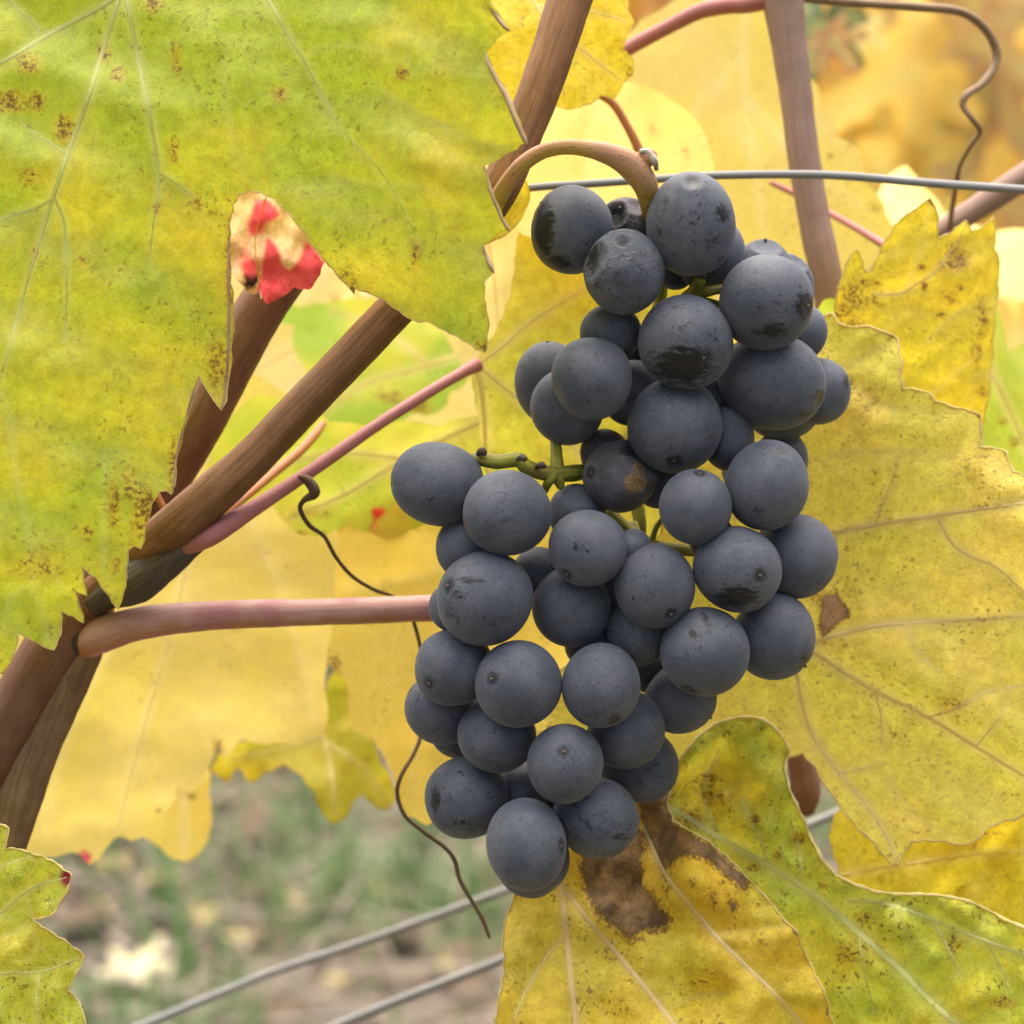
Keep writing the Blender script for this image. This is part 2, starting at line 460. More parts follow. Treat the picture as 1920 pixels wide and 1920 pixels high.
def leaf(name, label, outline, ctrl, mat, veins=(), vein_mat=None, step=12, bulge=.05, jit=1.0, wav=(220, 2.0), paint=(), seed=0, vs=1.0,
         margin=None, margin_mat=None, petiole=None, petiole_mat=None, puck=.35, group=None, cat='leaf', mseg=None, curl=()):
    o = refine(outline, step, bulge, jit, seed)
    # clean consecutive duplicates
    keep = np.linalg.norm(o - np.roll(o, 1, 0), axis=1) > .5
    o = o[keep]
    f = tps(ctrl)
    w = waves(seed + 5, wav[0], wav[1])
    fw = waves(seed + 9, wav[0] * .33, wav[1] * .25)
    vsm = []
    for v in veins:
        vsm.append(catmull([(x, y, q * vs) for (x, y, q) in v], 6))
    segs = np.array([(*a[:2], *b[:2]) for v in vsm for a, b in zip(v[:-1], v[1:])]) if vsm else None

    def depth(xy):
        z = f(xy[:, 0], xy[:, 1]) + w(xy[:, 0], xy[:, 1]) + .6 * fw(xy[:, 0], xy[:, 1])
        if segs is not None:
            d, _ = seg_dist(xy, segs)
            z = z + puck * np.exp(-(d / 26) ** 2) * 1.6 + puck * np.exp(-(d / 8) ** 2) * .5
        for (cx, cy, rr, dz) in curl:
            z = z + dz * np.exp(-(((xy[:, 0] - cx) ** 2 + (xy[:, 1] - cy) ** 2) / rr ** 2))
        return z

    lo, hi = o.min(0), o.max(0)
    gx, gy = np.meshgrid(np.arange(lo[0], hi[0], step), np.arange(lo[1], hi[1], step * .87))
    gx = gx + (np.arange(gx.shape[0]) % 2)[:, None] * step / 2
    g = np.stack([gx.ravel(), gy.ravel()], -1) + RNG.normal(0, step * .08, (gx.size, 2))
    g = g[inside(g, o)]
    osegs = np.c_[o, np.roll(o, -1, 0)]
    d, _ = seg_dist(g, osegs)
    g = g[d > step * .45]
    allp = np.vstack([o, g])
    res = delaunay_2d_cdt([Vector(p) for p in allp], [], [list(range(len(o)))], 1, .01)
    xy = np.array([tuple(p) for p in res[0]])
    faces = res[2]
    z = depth(xy)
    ctr = np.array(ctrl, float)
    c = P(ctr[0, 0], ctr[0, 1], ctr[0, 2])
    t = thing(name, label, cat, c, group)
    V = P(xy[:, 0], xy[:, 1], z) - c
    # make faces look at the camera
    fs = []
    for fc in faces:
        a, b, e = xy[fc[0]], xy[fc[1]], xy[fc[2]]
        cr = (b[0] - a[0]) * (e[1] - a[1]) - (b[1] - a[1]) * (e[0] - a[0])
        fs.append(tuple(fc) if cr < 0 else tuple(reversed(fc)))
    bl = mesh_obj('blade', V, fs, mat, t)
    ed, _ = seg_dist(xy, osegs)
    attr(bl.data, 'edge', 'FLOAT', ed)
    if segs is not None:
        dv, iv = seg_dist(xy, segs)
        wv_ = np.concatenate([(v[:-1, 2] + v[1:, 2]) / 2 for v in vsm])[iv]
        attr(bl.data, 'vein', 'FLOAT', np.exp(-(dv / (wv_ * 1.3 + step * .45)) ** 2) * np.clip(wv_ / 2.6, .25, 1))
    else:
        attr(bl.data, 'vein', 'FLOAT', np.zeros(len(xy)))
    pc = np.zeros((len(xy), 4)); pc[:, 3] = 1
    for e in paint:
        ch = {'g': 0, 'b': 1, 'r': 2}[e[1]]
        if e[0] == 'blob':
            _, _, x, y, rx, ry, s = e
            val = s * np.exp(-(((xy[:, 0] - x) / rx) ** 2 + ((xy[:, 1] - y) / ry) ** 2))
        else:
            _, _, poly, soft, s = e
            val = s * np.clip(sdf_poly(xy, poly) / soft * .5 + .5, 0, 1)
        if s < 0: pc[:, ch] = pc[:, ch] + val
        else: pc[:, ch] = np.maximum(pc[:, ch], val)
    attr(bl.data, 'paint', 'FLOAT_COLOR', np.clip(pc, -1, 1.5))
    # veins: raised ribs, each its own part
    for v in vsm:
        if v[:, 2].max() < 1.9: continue            # the faintest ones do not stand proud of the blade
        tg = np.gradient(v[:, :2], axis=0); tg /= np.linalg.norm(tg, axis=1)[:, None] + 1e-9
        pn = np.stack([-tg[:, 1], tg[:, 0]], -1)
        wd = np.maximum(v[:, 2], .25) * .85
        VV, CV, SD = [], [], []
        Lc = np.r_[0, np.cumsum(np.linalg.norm(np.diff(v[:, :2], axis=0), axis=1))] * .0875
        for si, u in enumerate((-1, -.55, 0, .55, 1)):
            q = v[:, :2] + pn * (u * wd)[:, None]
            zq = depth(q) - .035 - wd * .0875 * .55 * (1 - u * u)
            VV.append(P(q[:, 0], q[:, 1], zq) - c)
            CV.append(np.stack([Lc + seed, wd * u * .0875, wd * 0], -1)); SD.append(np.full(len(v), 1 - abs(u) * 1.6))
        m_ = len(v)
        VV = np.concatenate(VV)
        FF = [(k * m_ + i, k * m_ + i + 1, (k + 1) * m_ + i + 1, (k + 1) * m_ + i) for k in range(4) for i in range(m_ - 1)]
        vo_ = mesh_obj('vein', VV, FF, vein_mat, t)
        attr(vo_.data, 'cv', 'FLOAT_VECTOR', np.concatenate(CV)); attr(vo_.data, 'side', 'FLOAT', np.concatenate(SD))
    if margin:
        zz = depth(o)
        ok = np.ones(len(o), bool) if mseg is None else np.array([any(x0 <= p[0] <= x1 and y0 <= p[1] <= y1 for (x0, y0, x1, y1) in mseg) for p in o])
        VV, FF, CV, SD = [], [], [], []
        i = 0
        runs = []
        n = len(o)
        cur = []
        for i in range(n + 1):
            if i < n and ok[i] and -80 < o[i][0] < 2000 and -80 < o[i][1] < 2000: cur.append(i)
            else:
                if len(cur) > 3: runs.append(cur)
                cur = []
        for run in runs:
            pts = [(o[q][0], o[q][1], zz[q], margin * (1 + .35 * math.sin(q * 1.7) + .2 * math.sin(q * .61))) for q in run]
            v_, f_, c_, s_ = tube_geo(pts, c, sides=6, sub=1, seed=seed)
            b = len(VV)
            VV += v_; FF += [tuple(x + b for x in y) for y in f_]; CV += c_; SD += s_
        if VV:
            m = mesh_obj('margin', VV, FF, margin_mat, t)
            attr(m.data, 'cv', 'FLOAT_VECTOR', CV); attr(m.data, 'side', 'FLOAT', SD)
    if petiole:
        tube('petiole', petiole, c, petiole_mat, t, sides=16, sub=8, flute=.03, seed=seed, lump=.02)
    return t, c, depth


# ------------------------------------------------------------------ the ground under the rows
def ground_mat():
    k = NT('vineyard_soil')
    p = k.n('TexCoord').outputs['Object']
    a = k.noise(p, 3.2, 6, .65)
    b = k.noise(p, 14, 5, .65)
    col = k.mix(k.ramp(b, .35, .65), (.06, .043, .03), (.15, .108, .074))
    col = k.mix(k.math('MULTIPLY', k.ramp(a, .45, .6), k.ramp(b, .35, .6)), col, (.10, .14, .06))
    col = k.mix(k.math('MULTIPLY', k.ramp(k.noise(p, 40, 3), .55, .65), .6), col, (.25, .21, .16))
    bp = k.n('Bump', {'Strength': .8, 'Distance': .02, 'Height': b})
    s = k.n('BsdfPrincipled', {'Base Color': col, 'Roughness': .95, 'Normal': bp.outputs[0]})
    k.t.links.new(s.outputs[0], k.out.inputs[0])
    return k.mat


xs = np.r_[-250, -60, -15, -6, np.linspace(-3, 3, 90), 6, 15, 60, 250]
ys = np.r_[-60, -15, -4, np.linspace(-1, 5, 90), 8, 15, 40, 120, 400]
gw, gw2 = waves(3, 1.1, .02), waves(4, .25, .008)
GX, GY = np.meshgrid(xs, ys)
near = (np.abs(GX) < 3.2) & (GY > -1.2) & (GY < 5.2)
GZ = np.where(near, gw(GX, GY) + gw2(GX, GY), -.01)
nx = len(xs)
gr_o = mesh_obj('ground', np.stack([GX.ravel(), GY.ravel(), GZ.ravel()], -1),
                [(j * nx + i, j * nx + i + 1, (j + 1) * nx + i + 1, (j + 1) * nx + i) for j in range(len(ys) - 1) for i in range(nx - 1)], ground_mat())
gr_o['kind'] = 'structure'
gr_o['label'] = 'brown vineyard soil patched with grass and straw'


def ground_z(x, y): return float(gw(x, y) + gw2(x, y))


def two_tone(name, c1, c2, rough=.8, trans=0.0, scale=3.0):
    k = NT(name)
    p = k.n('TexCoord').outputs['Object']
    col = k.mix(k.ramp(k.noise(p, scale, 3), .4, .6), c1, c2)
    s = k.n('BsdfPrincipled', {'Base Color': col, 'Roughness': rough})
    if trans:
        t = k.n('BsdfTranslucent', {'Color': col})
        m = k.n('MixShader', {0: trans, 1: s.outputs[0], 2: t.outputs[0]})
        k.t.links.new(m.outputs[0], k.out.inputs[0])
    else:
        k.t.links.new(s.outputs[0], k.out.inputs[0])
    return k.mat


def scatter(name, count, fn, mat, label, cat):
    V, F = [], []
    for _ in range(count):
        v, f = fn()
        if v is None: continue
        b = len(V)
        V += v; F += [tuple(x + b for x in q) for q in f]
    o = mesh_obj(name, V, F, mat)
    o['kind'] = 'stuff'; o['label'] = label; o['category'] = cat
    return o


gpatch = waves(21, .55, 1.0)


def blade():
    x, y = random.uniform(-1.3, 1.3), random.uniform(1.2, 4.6)
    if gpatch(x, y) + random.gauss(0, .5) < .1: return None, None
    z = ground_z(x, y)
    h, w, a = random.uniform(.025, .10), random.uniform(.0025, .006), random.uniform(0, 6.28)
    dx, dy = math.cos(a), math.sin(a)
    l = random.uniform(.2, 1.1) * h
    p = lambda s, t: (x - dy * w * s + dx * l * t * t, y + dx * w * s + dy * l * t * t, z + h * t - .004)
    return [p(-1, 0), p(1, 0), p(.7, .55), p(-.7, .55), p(0, 1)], [(0, 1, 2, 3), (3, 2, 4)]


scatter('grass', 19000, blade, two_tone('grass_blades', (.085, .17, .045), (.21, .28, .115), .6, .35, 2.5), 'short green grass growing in patches between the vine rows', 'grass')


def straw():
    x, y = random.uniform(-1.3, 1.3), random.uniform(1.2, 4.6)
    z = ground_z(x, y) + random.uniform(.002, .02)
    a, l, w = random.uniform(0, 6.28), random.uniform(.03, .13), random.uniform(.0012, .003)
    dx, dy, t = math.cos(a), math.sin(a), random.uniform(-.1, .15)
    return [(x - dx * l - dy * w, y - dy * l + dx * w, z), (x - dx * l + dy * w, y - dy * l - dx * w, z), (x + dx * l + dy * w, y + dy * l - dx * w, z + t * l),
            (x + dx * l - dy * w, y + dy * l + dx * w, z + t * l), (x, y, z + .003 + t * l * .5)], [(0, 1, 4), (1, 2, 4), (2, 3, 4), (3, 0, 4)]


scatter('straw_litter', 2600, straw, two_tone('dry_straw', (.27, .24, .18), (.16, .135, .10), .85, 0, 4), 'dry straw and bits of stalk strewn over the soil', 'straw')


def stick():
    x, y = random.uniform(-1.3, 1.3), random.uniform(1.2, 4.6)
    z = ground_z(x, y) + random.uniform(.004, .012)
    a, l, w = random.uniform(0, 6.28), random.uniform(.05, .17), random.uniform(.002, .005)
    d, n_ = Vector((math.cos(a), math.sin(a), random.uniform(-.03, .12))), Vector((-math.sin(a), math.cos(a), 0))
    V, F = [], []
    for i, t in enumerate((-1, -.3, .35, 1)):
        c = Vector((x, y, z)) + d * (l * t) + n_ * random.gauss(0, .006)
        r = w * (1 - .25 * i / 3)
        V += [c + n_ * r, c + Vector((0, 0, r)), c - n_ * r, c - Vector((0, 0, r))]
        if i: F += [((i - 1) * 4 + q, (i - 1) * 4 + (q + 1) % 4, i * 4 + (q + 1) % 4, i * 4 + q) for q in range(4)]
    return V, F


scatter('fallen_twigs', 420, stick, two_tone('grey_twigs', (.30, .26, .21), (.14, .11, .085), .85, 0, 9), 'grey dead twigs lying about on the soil', 'twigs')


def debris_leaf():
    x, y = random.uniform(-1.3, 1.3), random.uniform(1.2, 4.6)
    z = ground_z(x, y) + .006
    r, a = random.uniform(.012, .04), random.uniform(0, 6.28)
    V = [(x, y, z + .012)]
    for i in range(7):
        q = a + i * 6.283 / 7
        rr = r * random.uniform(.6, 1.1)
        V.append((x + math.cos(q) * rr, y + math.sin(q) * rr, z + random.uniform(0, .02)))
    return V, [(0, i, i % 7 + 1) for i in range(1, 8)]


scatter('leaf_litter', 900, debris_leaf, two_tone('rotting_leaves', (.065, .042, .024), (.13, .085, .05), .8, .2, 6), 'brown rotting leaves scattered over the soil', 'leaf litter')

# ------------------------------------------------------------------ leaf and bark materials
YEL = (.62, .46, .03); GRN = (.29, .40, .022)
m_front = leaf_mat('leaf_yellow_green', (.66, .545, .030), (.38, .47, .024), brown=(.15, .085, .02), spot=.5, net=.22, trans=.40, big=.04, bump=.14, vein=(.52, .54, .12), speck=.38, edgef=.18, spotc=(.15, .065, .015))
m_corner = leaf_mat('leaf_corner', (.68, .58, .035), (.40, .50, .03), spot=.7, net=.45, trans=.45, big=.06, vein=(.68, .62, .16), speck=.7, red=(.22, .012, .03), edgef=.2)
m_right = leaf_mat('leaf_dusty_yellow', (.85, .64, .10), (.72, .64, .075), spot=.75, net=.22, trans=.42, big=.05, vein=(.66, .54, .18), spotc=(.17, .10, .02), speck=1.0, brown=(.21, .12, .06), edgef=.15)
m_upper = leaf_mat('leaf_yellow_blotched', (.78, .57, .03), (.72, .60, .035), spot=.7, net=.14, trans=.45, big=.05, vein=(.72, .58, .16), brown=(.25, .14, .03), speck=.4, edgef=.15)
m_fold = leaf_mat('leaf_green_yellow', (.82, .66, .045), (.54, .60, .05), spot=.8, net=.28, trans=.40, big=.07, vein=(.58, .58, .16), speck=.4, bump=.5, brown=(.17, .09, .03), edgef=.2)
m_lower = leaf_mat('leaf_golden', (.77, .49, .03), (.70, .57, .05), spot=.75, net=.16, trans=.42, big=.05, vein=(.66, .50, .14), brown=(.19, .115, .045), spotc=(.15, .07, .015), speck=.75, edgef=.2)
m_flat = leaf_mat('leaf_bright_yellow', (.80, .60, .025), (.76, .62, .04), spot=.4, net=.1, trans=.5, brown=(.3, .16, .03), vein=(.75, .6, .15))
m_pale = leaf_mat('leaf_pale_yellow', (.80, .625, .185), (.78, .62, .115), spot=.3, net=.08, trans=.62, vein=(.88, .76, .36), speck=.15, edgef=0.0, brown=(.25, .16, .1), red=(.55, .05, .08), mot=.3, bump=.08)
m_amber = leaf_mat('leaf_amber', (.80, .575, .085), (.80, .615, .12), spot=.3, net=.06, trans=.6, vein=(.88, .74, .28), speck=.15, edgef=.0, mot=.3, bump=.08)
m_mid = leaf_mat('leaf_mid_yellow', (.80, .65, .07), (.68, .64, .06), spot=.35, net=.14, trans=.52, vein=(.74, .62, .2), speck=.3, edgef=.15)
m_lime = leaf_mat('leaf_lime', (.84, .74, .11), (.52, .62, .055), spot=.35, net=.1, trans=.55, vein=(.78, .68, .25), brown=(.3, .16, .04), red=(.6, .05, .02), speck=.2, edgef=.1, mot=.3, bump=.08)
m_green = leaf_mat('leaf_soft_green', (.74, .68, .08), (.38, .54, .06), spot=.4, net=.1, trans=.5, brown=(.26, .14, .03), vein=(.7, .66, .25), speck=.2, edgef=.1, mot=.3, bump=.08)
m_cream = leaf_mat('leaf_cream', (.86, .72, .30), (.85, .68, .20), spot=.2, net=.05, trans=.6, vein=(.9, .75, .35), brown=(.5, .3, .15), speck=.1, edgef=.1, mot=.3, bump=.08)
m_redl = leaf_mat('leaf_red_patched', (.82, .58, .20), (.80, .54, .28), spot=.2, net=.1, trans=.5, vein=(.8, .6, .4), brown=(.03, .016, .03), red=(.62, .065, .075), speck=.2, edgef=.1)
m_gold2 = leaf_mat('leaf_deep_gold', (.64, .44, .02), (.46, .44, .03), spot=.4, net=.08, trans=.45, brown=(.25, .14, .03), vein=(.6, .5, .1))

st_vein_green = stem_mat('vein_green', (.80, .82, .34), (.74, .78, .28), (.3, .2, .05), .12, .6, .15, trans=.55, bump=.1)
st_vein_tan = stem_mat('vein_tan', (.90, .76, .38), (.86, .70, .30), (.4, .22, .06), .18, .5, .2, trans=.5, bump=.1)
st_vein_pale = stem_mat('vein_pale', (.88, .78, .36), (.84, .72, .28), (.5, .35, .1), .2, .5, .1, trans=.5, bump=.1)
st_vein_lime = stem_mat('vein_lime', (.84, .84, .34), (.78, .80, .28), (.4, .3, .08), .12, .5, .15, trans=.38, bump=.1)
st_rim = stem_mat('leaf_rim', (.88, .78, .36), (.80, .66, .24), (.3, .14, .05), .35, .5, .3, trans=.6)
st_rim_brown = stem_mat('leaf_rim_brown', (.34, .25, .17), (.20, .12, .06), (.08, .04, .02), .5, .6, .4)
st_curl = stem_mat('curled_edge', (.60, .43, .24), (.34, .19, .08), (.14, .07, .03), .4, .6, .3, trans=.25)
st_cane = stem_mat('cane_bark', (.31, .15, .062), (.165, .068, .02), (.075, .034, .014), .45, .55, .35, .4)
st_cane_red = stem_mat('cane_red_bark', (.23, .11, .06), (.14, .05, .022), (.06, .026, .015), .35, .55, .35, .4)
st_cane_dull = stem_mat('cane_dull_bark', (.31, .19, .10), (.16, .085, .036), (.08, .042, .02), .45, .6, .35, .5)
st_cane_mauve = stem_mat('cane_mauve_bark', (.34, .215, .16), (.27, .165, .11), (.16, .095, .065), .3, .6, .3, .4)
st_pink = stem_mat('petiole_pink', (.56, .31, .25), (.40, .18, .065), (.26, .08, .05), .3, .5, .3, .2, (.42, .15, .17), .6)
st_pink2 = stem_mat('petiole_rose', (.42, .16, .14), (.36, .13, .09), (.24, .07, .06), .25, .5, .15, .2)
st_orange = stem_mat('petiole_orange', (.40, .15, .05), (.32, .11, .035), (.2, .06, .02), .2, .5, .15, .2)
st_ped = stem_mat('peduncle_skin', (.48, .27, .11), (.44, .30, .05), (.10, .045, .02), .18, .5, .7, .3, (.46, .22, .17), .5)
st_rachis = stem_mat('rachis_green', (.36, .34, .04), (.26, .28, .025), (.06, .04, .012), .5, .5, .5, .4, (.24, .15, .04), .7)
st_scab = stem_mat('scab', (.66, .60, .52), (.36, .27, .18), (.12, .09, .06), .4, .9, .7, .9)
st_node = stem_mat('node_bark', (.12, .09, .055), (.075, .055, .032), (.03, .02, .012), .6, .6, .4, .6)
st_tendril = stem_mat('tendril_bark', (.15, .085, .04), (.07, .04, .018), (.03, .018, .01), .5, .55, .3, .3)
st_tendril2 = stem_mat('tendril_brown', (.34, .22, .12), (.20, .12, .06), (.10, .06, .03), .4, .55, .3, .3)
m_wire = stem_mat('galvanised_wire', (.29, .285, .265), (.19, .185, .17), (.17, .165, .15), .35, .5, .2, .1)

# ------------------------------------------------------------------ canes, wires, tendrils
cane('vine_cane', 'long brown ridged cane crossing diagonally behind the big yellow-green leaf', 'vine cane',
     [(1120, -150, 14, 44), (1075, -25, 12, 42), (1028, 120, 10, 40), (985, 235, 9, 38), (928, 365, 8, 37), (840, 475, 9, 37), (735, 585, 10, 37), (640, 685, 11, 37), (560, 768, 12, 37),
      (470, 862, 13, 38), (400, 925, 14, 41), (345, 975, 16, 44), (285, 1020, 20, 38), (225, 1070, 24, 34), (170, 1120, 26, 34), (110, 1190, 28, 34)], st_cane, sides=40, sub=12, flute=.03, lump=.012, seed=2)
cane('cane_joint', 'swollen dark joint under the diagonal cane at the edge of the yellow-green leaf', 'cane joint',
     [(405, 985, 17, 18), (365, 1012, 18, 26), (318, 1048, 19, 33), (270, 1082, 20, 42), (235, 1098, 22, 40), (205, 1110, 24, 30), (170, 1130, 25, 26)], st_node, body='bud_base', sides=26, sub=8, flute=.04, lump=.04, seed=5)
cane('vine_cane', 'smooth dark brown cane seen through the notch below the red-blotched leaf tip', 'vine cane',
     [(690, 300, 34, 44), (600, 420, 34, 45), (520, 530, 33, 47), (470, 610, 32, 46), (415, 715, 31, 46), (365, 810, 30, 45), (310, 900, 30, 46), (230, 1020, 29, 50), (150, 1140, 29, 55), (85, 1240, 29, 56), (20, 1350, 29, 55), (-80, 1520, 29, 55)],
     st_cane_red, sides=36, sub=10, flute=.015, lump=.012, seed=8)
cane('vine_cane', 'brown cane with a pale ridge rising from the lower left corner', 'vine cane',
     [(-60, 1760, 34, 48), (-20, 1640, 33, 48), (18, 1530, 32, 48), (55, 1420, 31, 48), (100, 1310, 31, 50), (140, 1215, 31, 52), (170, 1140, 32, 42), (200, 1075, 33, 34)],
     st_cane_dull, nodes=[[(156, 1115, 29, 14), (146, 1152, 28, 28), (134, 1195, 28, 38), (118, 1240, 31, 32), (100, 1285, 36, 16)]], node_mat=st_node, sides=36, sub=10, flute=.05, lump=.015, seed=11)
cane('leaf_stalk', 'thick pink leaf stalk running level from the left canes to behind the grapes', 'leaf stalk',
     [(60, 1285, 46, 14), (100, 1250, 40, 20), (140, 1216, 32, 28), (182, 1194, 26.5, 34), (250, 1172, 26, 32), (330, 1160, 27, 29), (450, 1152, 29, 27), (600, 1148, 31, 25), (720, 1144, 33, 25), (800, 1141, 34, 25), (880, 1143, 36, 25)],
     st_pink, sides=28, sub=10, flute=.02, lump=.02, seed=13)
cane('leaf_stalk', 'slim rose stalk slanting up from the cane joint to a leaf base', 'leaf stalk',
     [(345, 1030, 17, 12), (390, 1008, 15, 19), (425, 985, 16, 20), (470, 957, 18, 16), (520, 925, 21, 13.5), (600, 872, 26, 12.5), (700, 802, 33, 11.5), (800, 738, 41, 11), (865, 700, 47, 11), (895, 684, 50, 14)],
     st_pink2, sides=22, sub=8, flute=.02, lump=.015, seed=17)
cane('leaf_stalk', 'blurred orange stalk running beside the slim rose stalk', 'leaf stalk',
     [(405, 975, 26, 9), (450, 940, 36, 8), (510, 890, 50, 8.5), (560, 848, 60, 9), (590, 815, 68, 9), (605, 795, 74, 7)], st_orange, sides=16, sub=8, seed=19)
cane('leaf_stalk', 'short orange stalk end poking out beside the leaf teeth', 'leaf stalk',
     [(280, 900, 24, 8), (300, 940, 23, 7), (325, 985, 22, 6)], st_orange, sides=12, sub=6, seed=20)
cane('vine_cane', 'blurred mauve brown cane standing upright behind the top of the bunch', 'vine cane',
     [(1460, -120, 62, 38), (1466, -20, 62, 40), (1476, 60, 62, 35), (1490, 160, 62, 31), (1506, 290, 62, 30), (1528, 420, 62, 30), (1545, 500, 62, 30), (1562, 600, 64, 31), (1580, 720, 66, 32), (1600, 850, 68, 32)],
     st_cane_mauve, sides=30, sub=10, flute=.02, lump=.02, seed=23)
cane('leaf_stalk', 'blurred rose stalk branching from the top of the upright mauve cane', 'leaf stalk',
     [(1150, 108, 70, 14), (1190, 84, 69, 14), (1250, 52, 67, 14), (1310, 22, 65, 15), (1360, 11, 64, 16), (1400, 8, 63, 17), (1445, -5, 62, 22)], st_pink2, sides=20, sub=8, lump=.02, seed=25)
cane('leaf_stalk', 'thin violet stalk passing behind the upright mauve cane to the blotched leaf', 'leaf stalk',
     [(1445, 342, 92, 5), (1500, 368, 88, 6.5), (1560, 402, 80, 6.5), (1610, 430, 70, 7), (1655, 458, 58, 8), (1700, 490, 52, 8)], st_pink2, sides=14, sub=8, seed=27)
cane('leaf_stalk', 'orange brown stalk hanging behind the arched bunch stalk', 'leaf stalk',
     [(1120, 175, 60, 7), (1150, 195, 60, 8), (1175, 235, 60, 8), (1195, 275, 60, 9), (1210, 320, 60, 9)], st_orange, sides=14, sub=6, seed=28)
cane('vine_cane', 'greyish cane slanting up to the right edge above the blotched leaf', 'vine cane',
     [(1640, 520, 95, 21), (1760, 437, 93, 22), (1840, 385, 92, 23), (1930, 325, 90, 25), (2030, 255, 90, 26)], st_cane_mauve, sides=24, sub=10, flute=.03, lump=.02, seed=29)
cane('vine_cane', 'dark brown cane piece in the gap under the dusty yellow leaf', 'vine cane',
     [(1470, 1260, 78, 24), (1490, 1380, 78, 25), (1504, 1440, 78, 27), (1512, 1490, 78, 27), (1512, 1524, 79, 14)], st_cane_red, sides=24, sub=8, lump=.03, seed=31)
cane('tendril', 'loose curling brown tendril at the top right corner', 'tendril',
     [(1470, -10, 66, 10), (1530, -2, 64, 9), (1620, 6, 66, 8.5), (1720, 13, 68, 8.5), (1800, 22, 70, 8.5), (1845, 52, 72, 8), (1868, 95, 74, 8), (1862, 130, 74, 8), (1838, 160, 72, 7), (1812, 178, 70, 7), (1806, 198, 70, 6), (1822, 222, 70, 5.5),
      (1837, 246, 72, 5), (1820, 272, 74, 4.5), (1800, 310, 78, 4), (1793, 345, 82, 5), (1784, 400, 88, 5), (1780, 440, 92, 5)], st_tendril2, sides=14, sub=10, lump=.04, seed=33)
cane('tendril', 'thin dark wavy tendril dangling left of the grapes', 'tendril',
     [(560, 893, 20, 3.20), (578, 902, 20, 9.90), (590, 924, 20, 10.80), (570, 938, 21, 5.60), (563, 955, 22, 4.80), (580, 985, 24, 4.40), (608, 1006, 27, 4.00), (630, 1045, 30, 4.00), (660, 1080, 33, 3.60), (700, 1105, 36, 3.60), (735, 1118, 40, 3.60), (765, 1140, 44, 3.60),
      (780, 1180, 46, 3.60), (790, 1225, 46, 3.60), (800, 1300, 46, 3.60), (790, 1375, 42, 4.00), (775, 1415, 40, 4.00), (752, 1455, 38, 4.00), (745, 1490, 38, 4.00), (760, 1530, 38, 4.00), (795, 1560, 38, 4.00), (835, 1590, 38, 4.00), (853, 1615, 38, 4.00), (862, 1650, 38, 4.00), (885, 1690, 38, 3.84),
      (905, 1725, 38, 3.60), (918, 1758, 38, 3.20)], st_tendril, sides=12, sub=8, lump=.05, seed=35)
cane('trellis_wire', 'grey galvanised wire strung across behind the top grapes', 'wire',
     [(820, 372, 34, 7.2), (994, 352, 34, 7.4), (1100, 345, 34, 7.6), (1200, 338, 35, 7.6), (1340, 329, 36, 7.8), (1500, 327, 38, 8), (1600, 331, 39, 8), (1750, 344, 41, 8.2), (1920, 356, 43, 8.4), (2120, 372, 46, 8.5)], m_wire, body='strand', sides=14, sub=8, seed=37)
cane('trellis_wire', 'blurred grey wire crossing above the ground, upper of the low pair', 'wire',
     [(60, 2010, 175, 8), (280, 1918, 172, 8), (400, 1868, 170, 8), (520, 1820, 168, 8), (700, 1760, 165, 8), (930, 1676, 160, 8), (1250, 1560, 156, 8), (1520, 1462, 150, 8), (1960, 1310, 145, 8)], m_wire, body='strand', sides=12, sub=6, seed=39)
cane('trellis_wire', 'blurred grey wire crossing above the ground, lower of the low pair', 'wire',
     [(420, 2010, 150, 9), (640, 1920, 148, 9), (800, 1855, 146, 9), (940, 1800, 145, 9), (1250, 1668, 142, 9), (1530, 1541, 140, 9), (1960, 1370, 138, 9)], m_wire, body='strand', sides=12, sub=6, seed=41)

# ------------------------------------------------------------------ the bunch of grapes
g_norm = grape_mat('grape_bloom', (.064, .073, .092), (.098, .104, .122), (.011, .010, .010))
g_bare = grape_mat('grape_shrivelled_skin', (.058, .050, .050), (.095, .088, .095), (.010, .008, .008))


def ico(sub):
    bm = bmesh.new()
    bmesh.ops.create_icosphere(bm, subdivisions=sub, radius=1)
    bm.verts.ensure_lookup_table()
    v = np.array([tuple(x.co) for x in bm.verts]); f = [tuple(w.index for w in x.verts) for x in bm.faces]
    bm.free()
    return v / np.linalg.norm(v, axis=1)[:, None], f


ICO5, ICO6 = ico(5), ico(6)
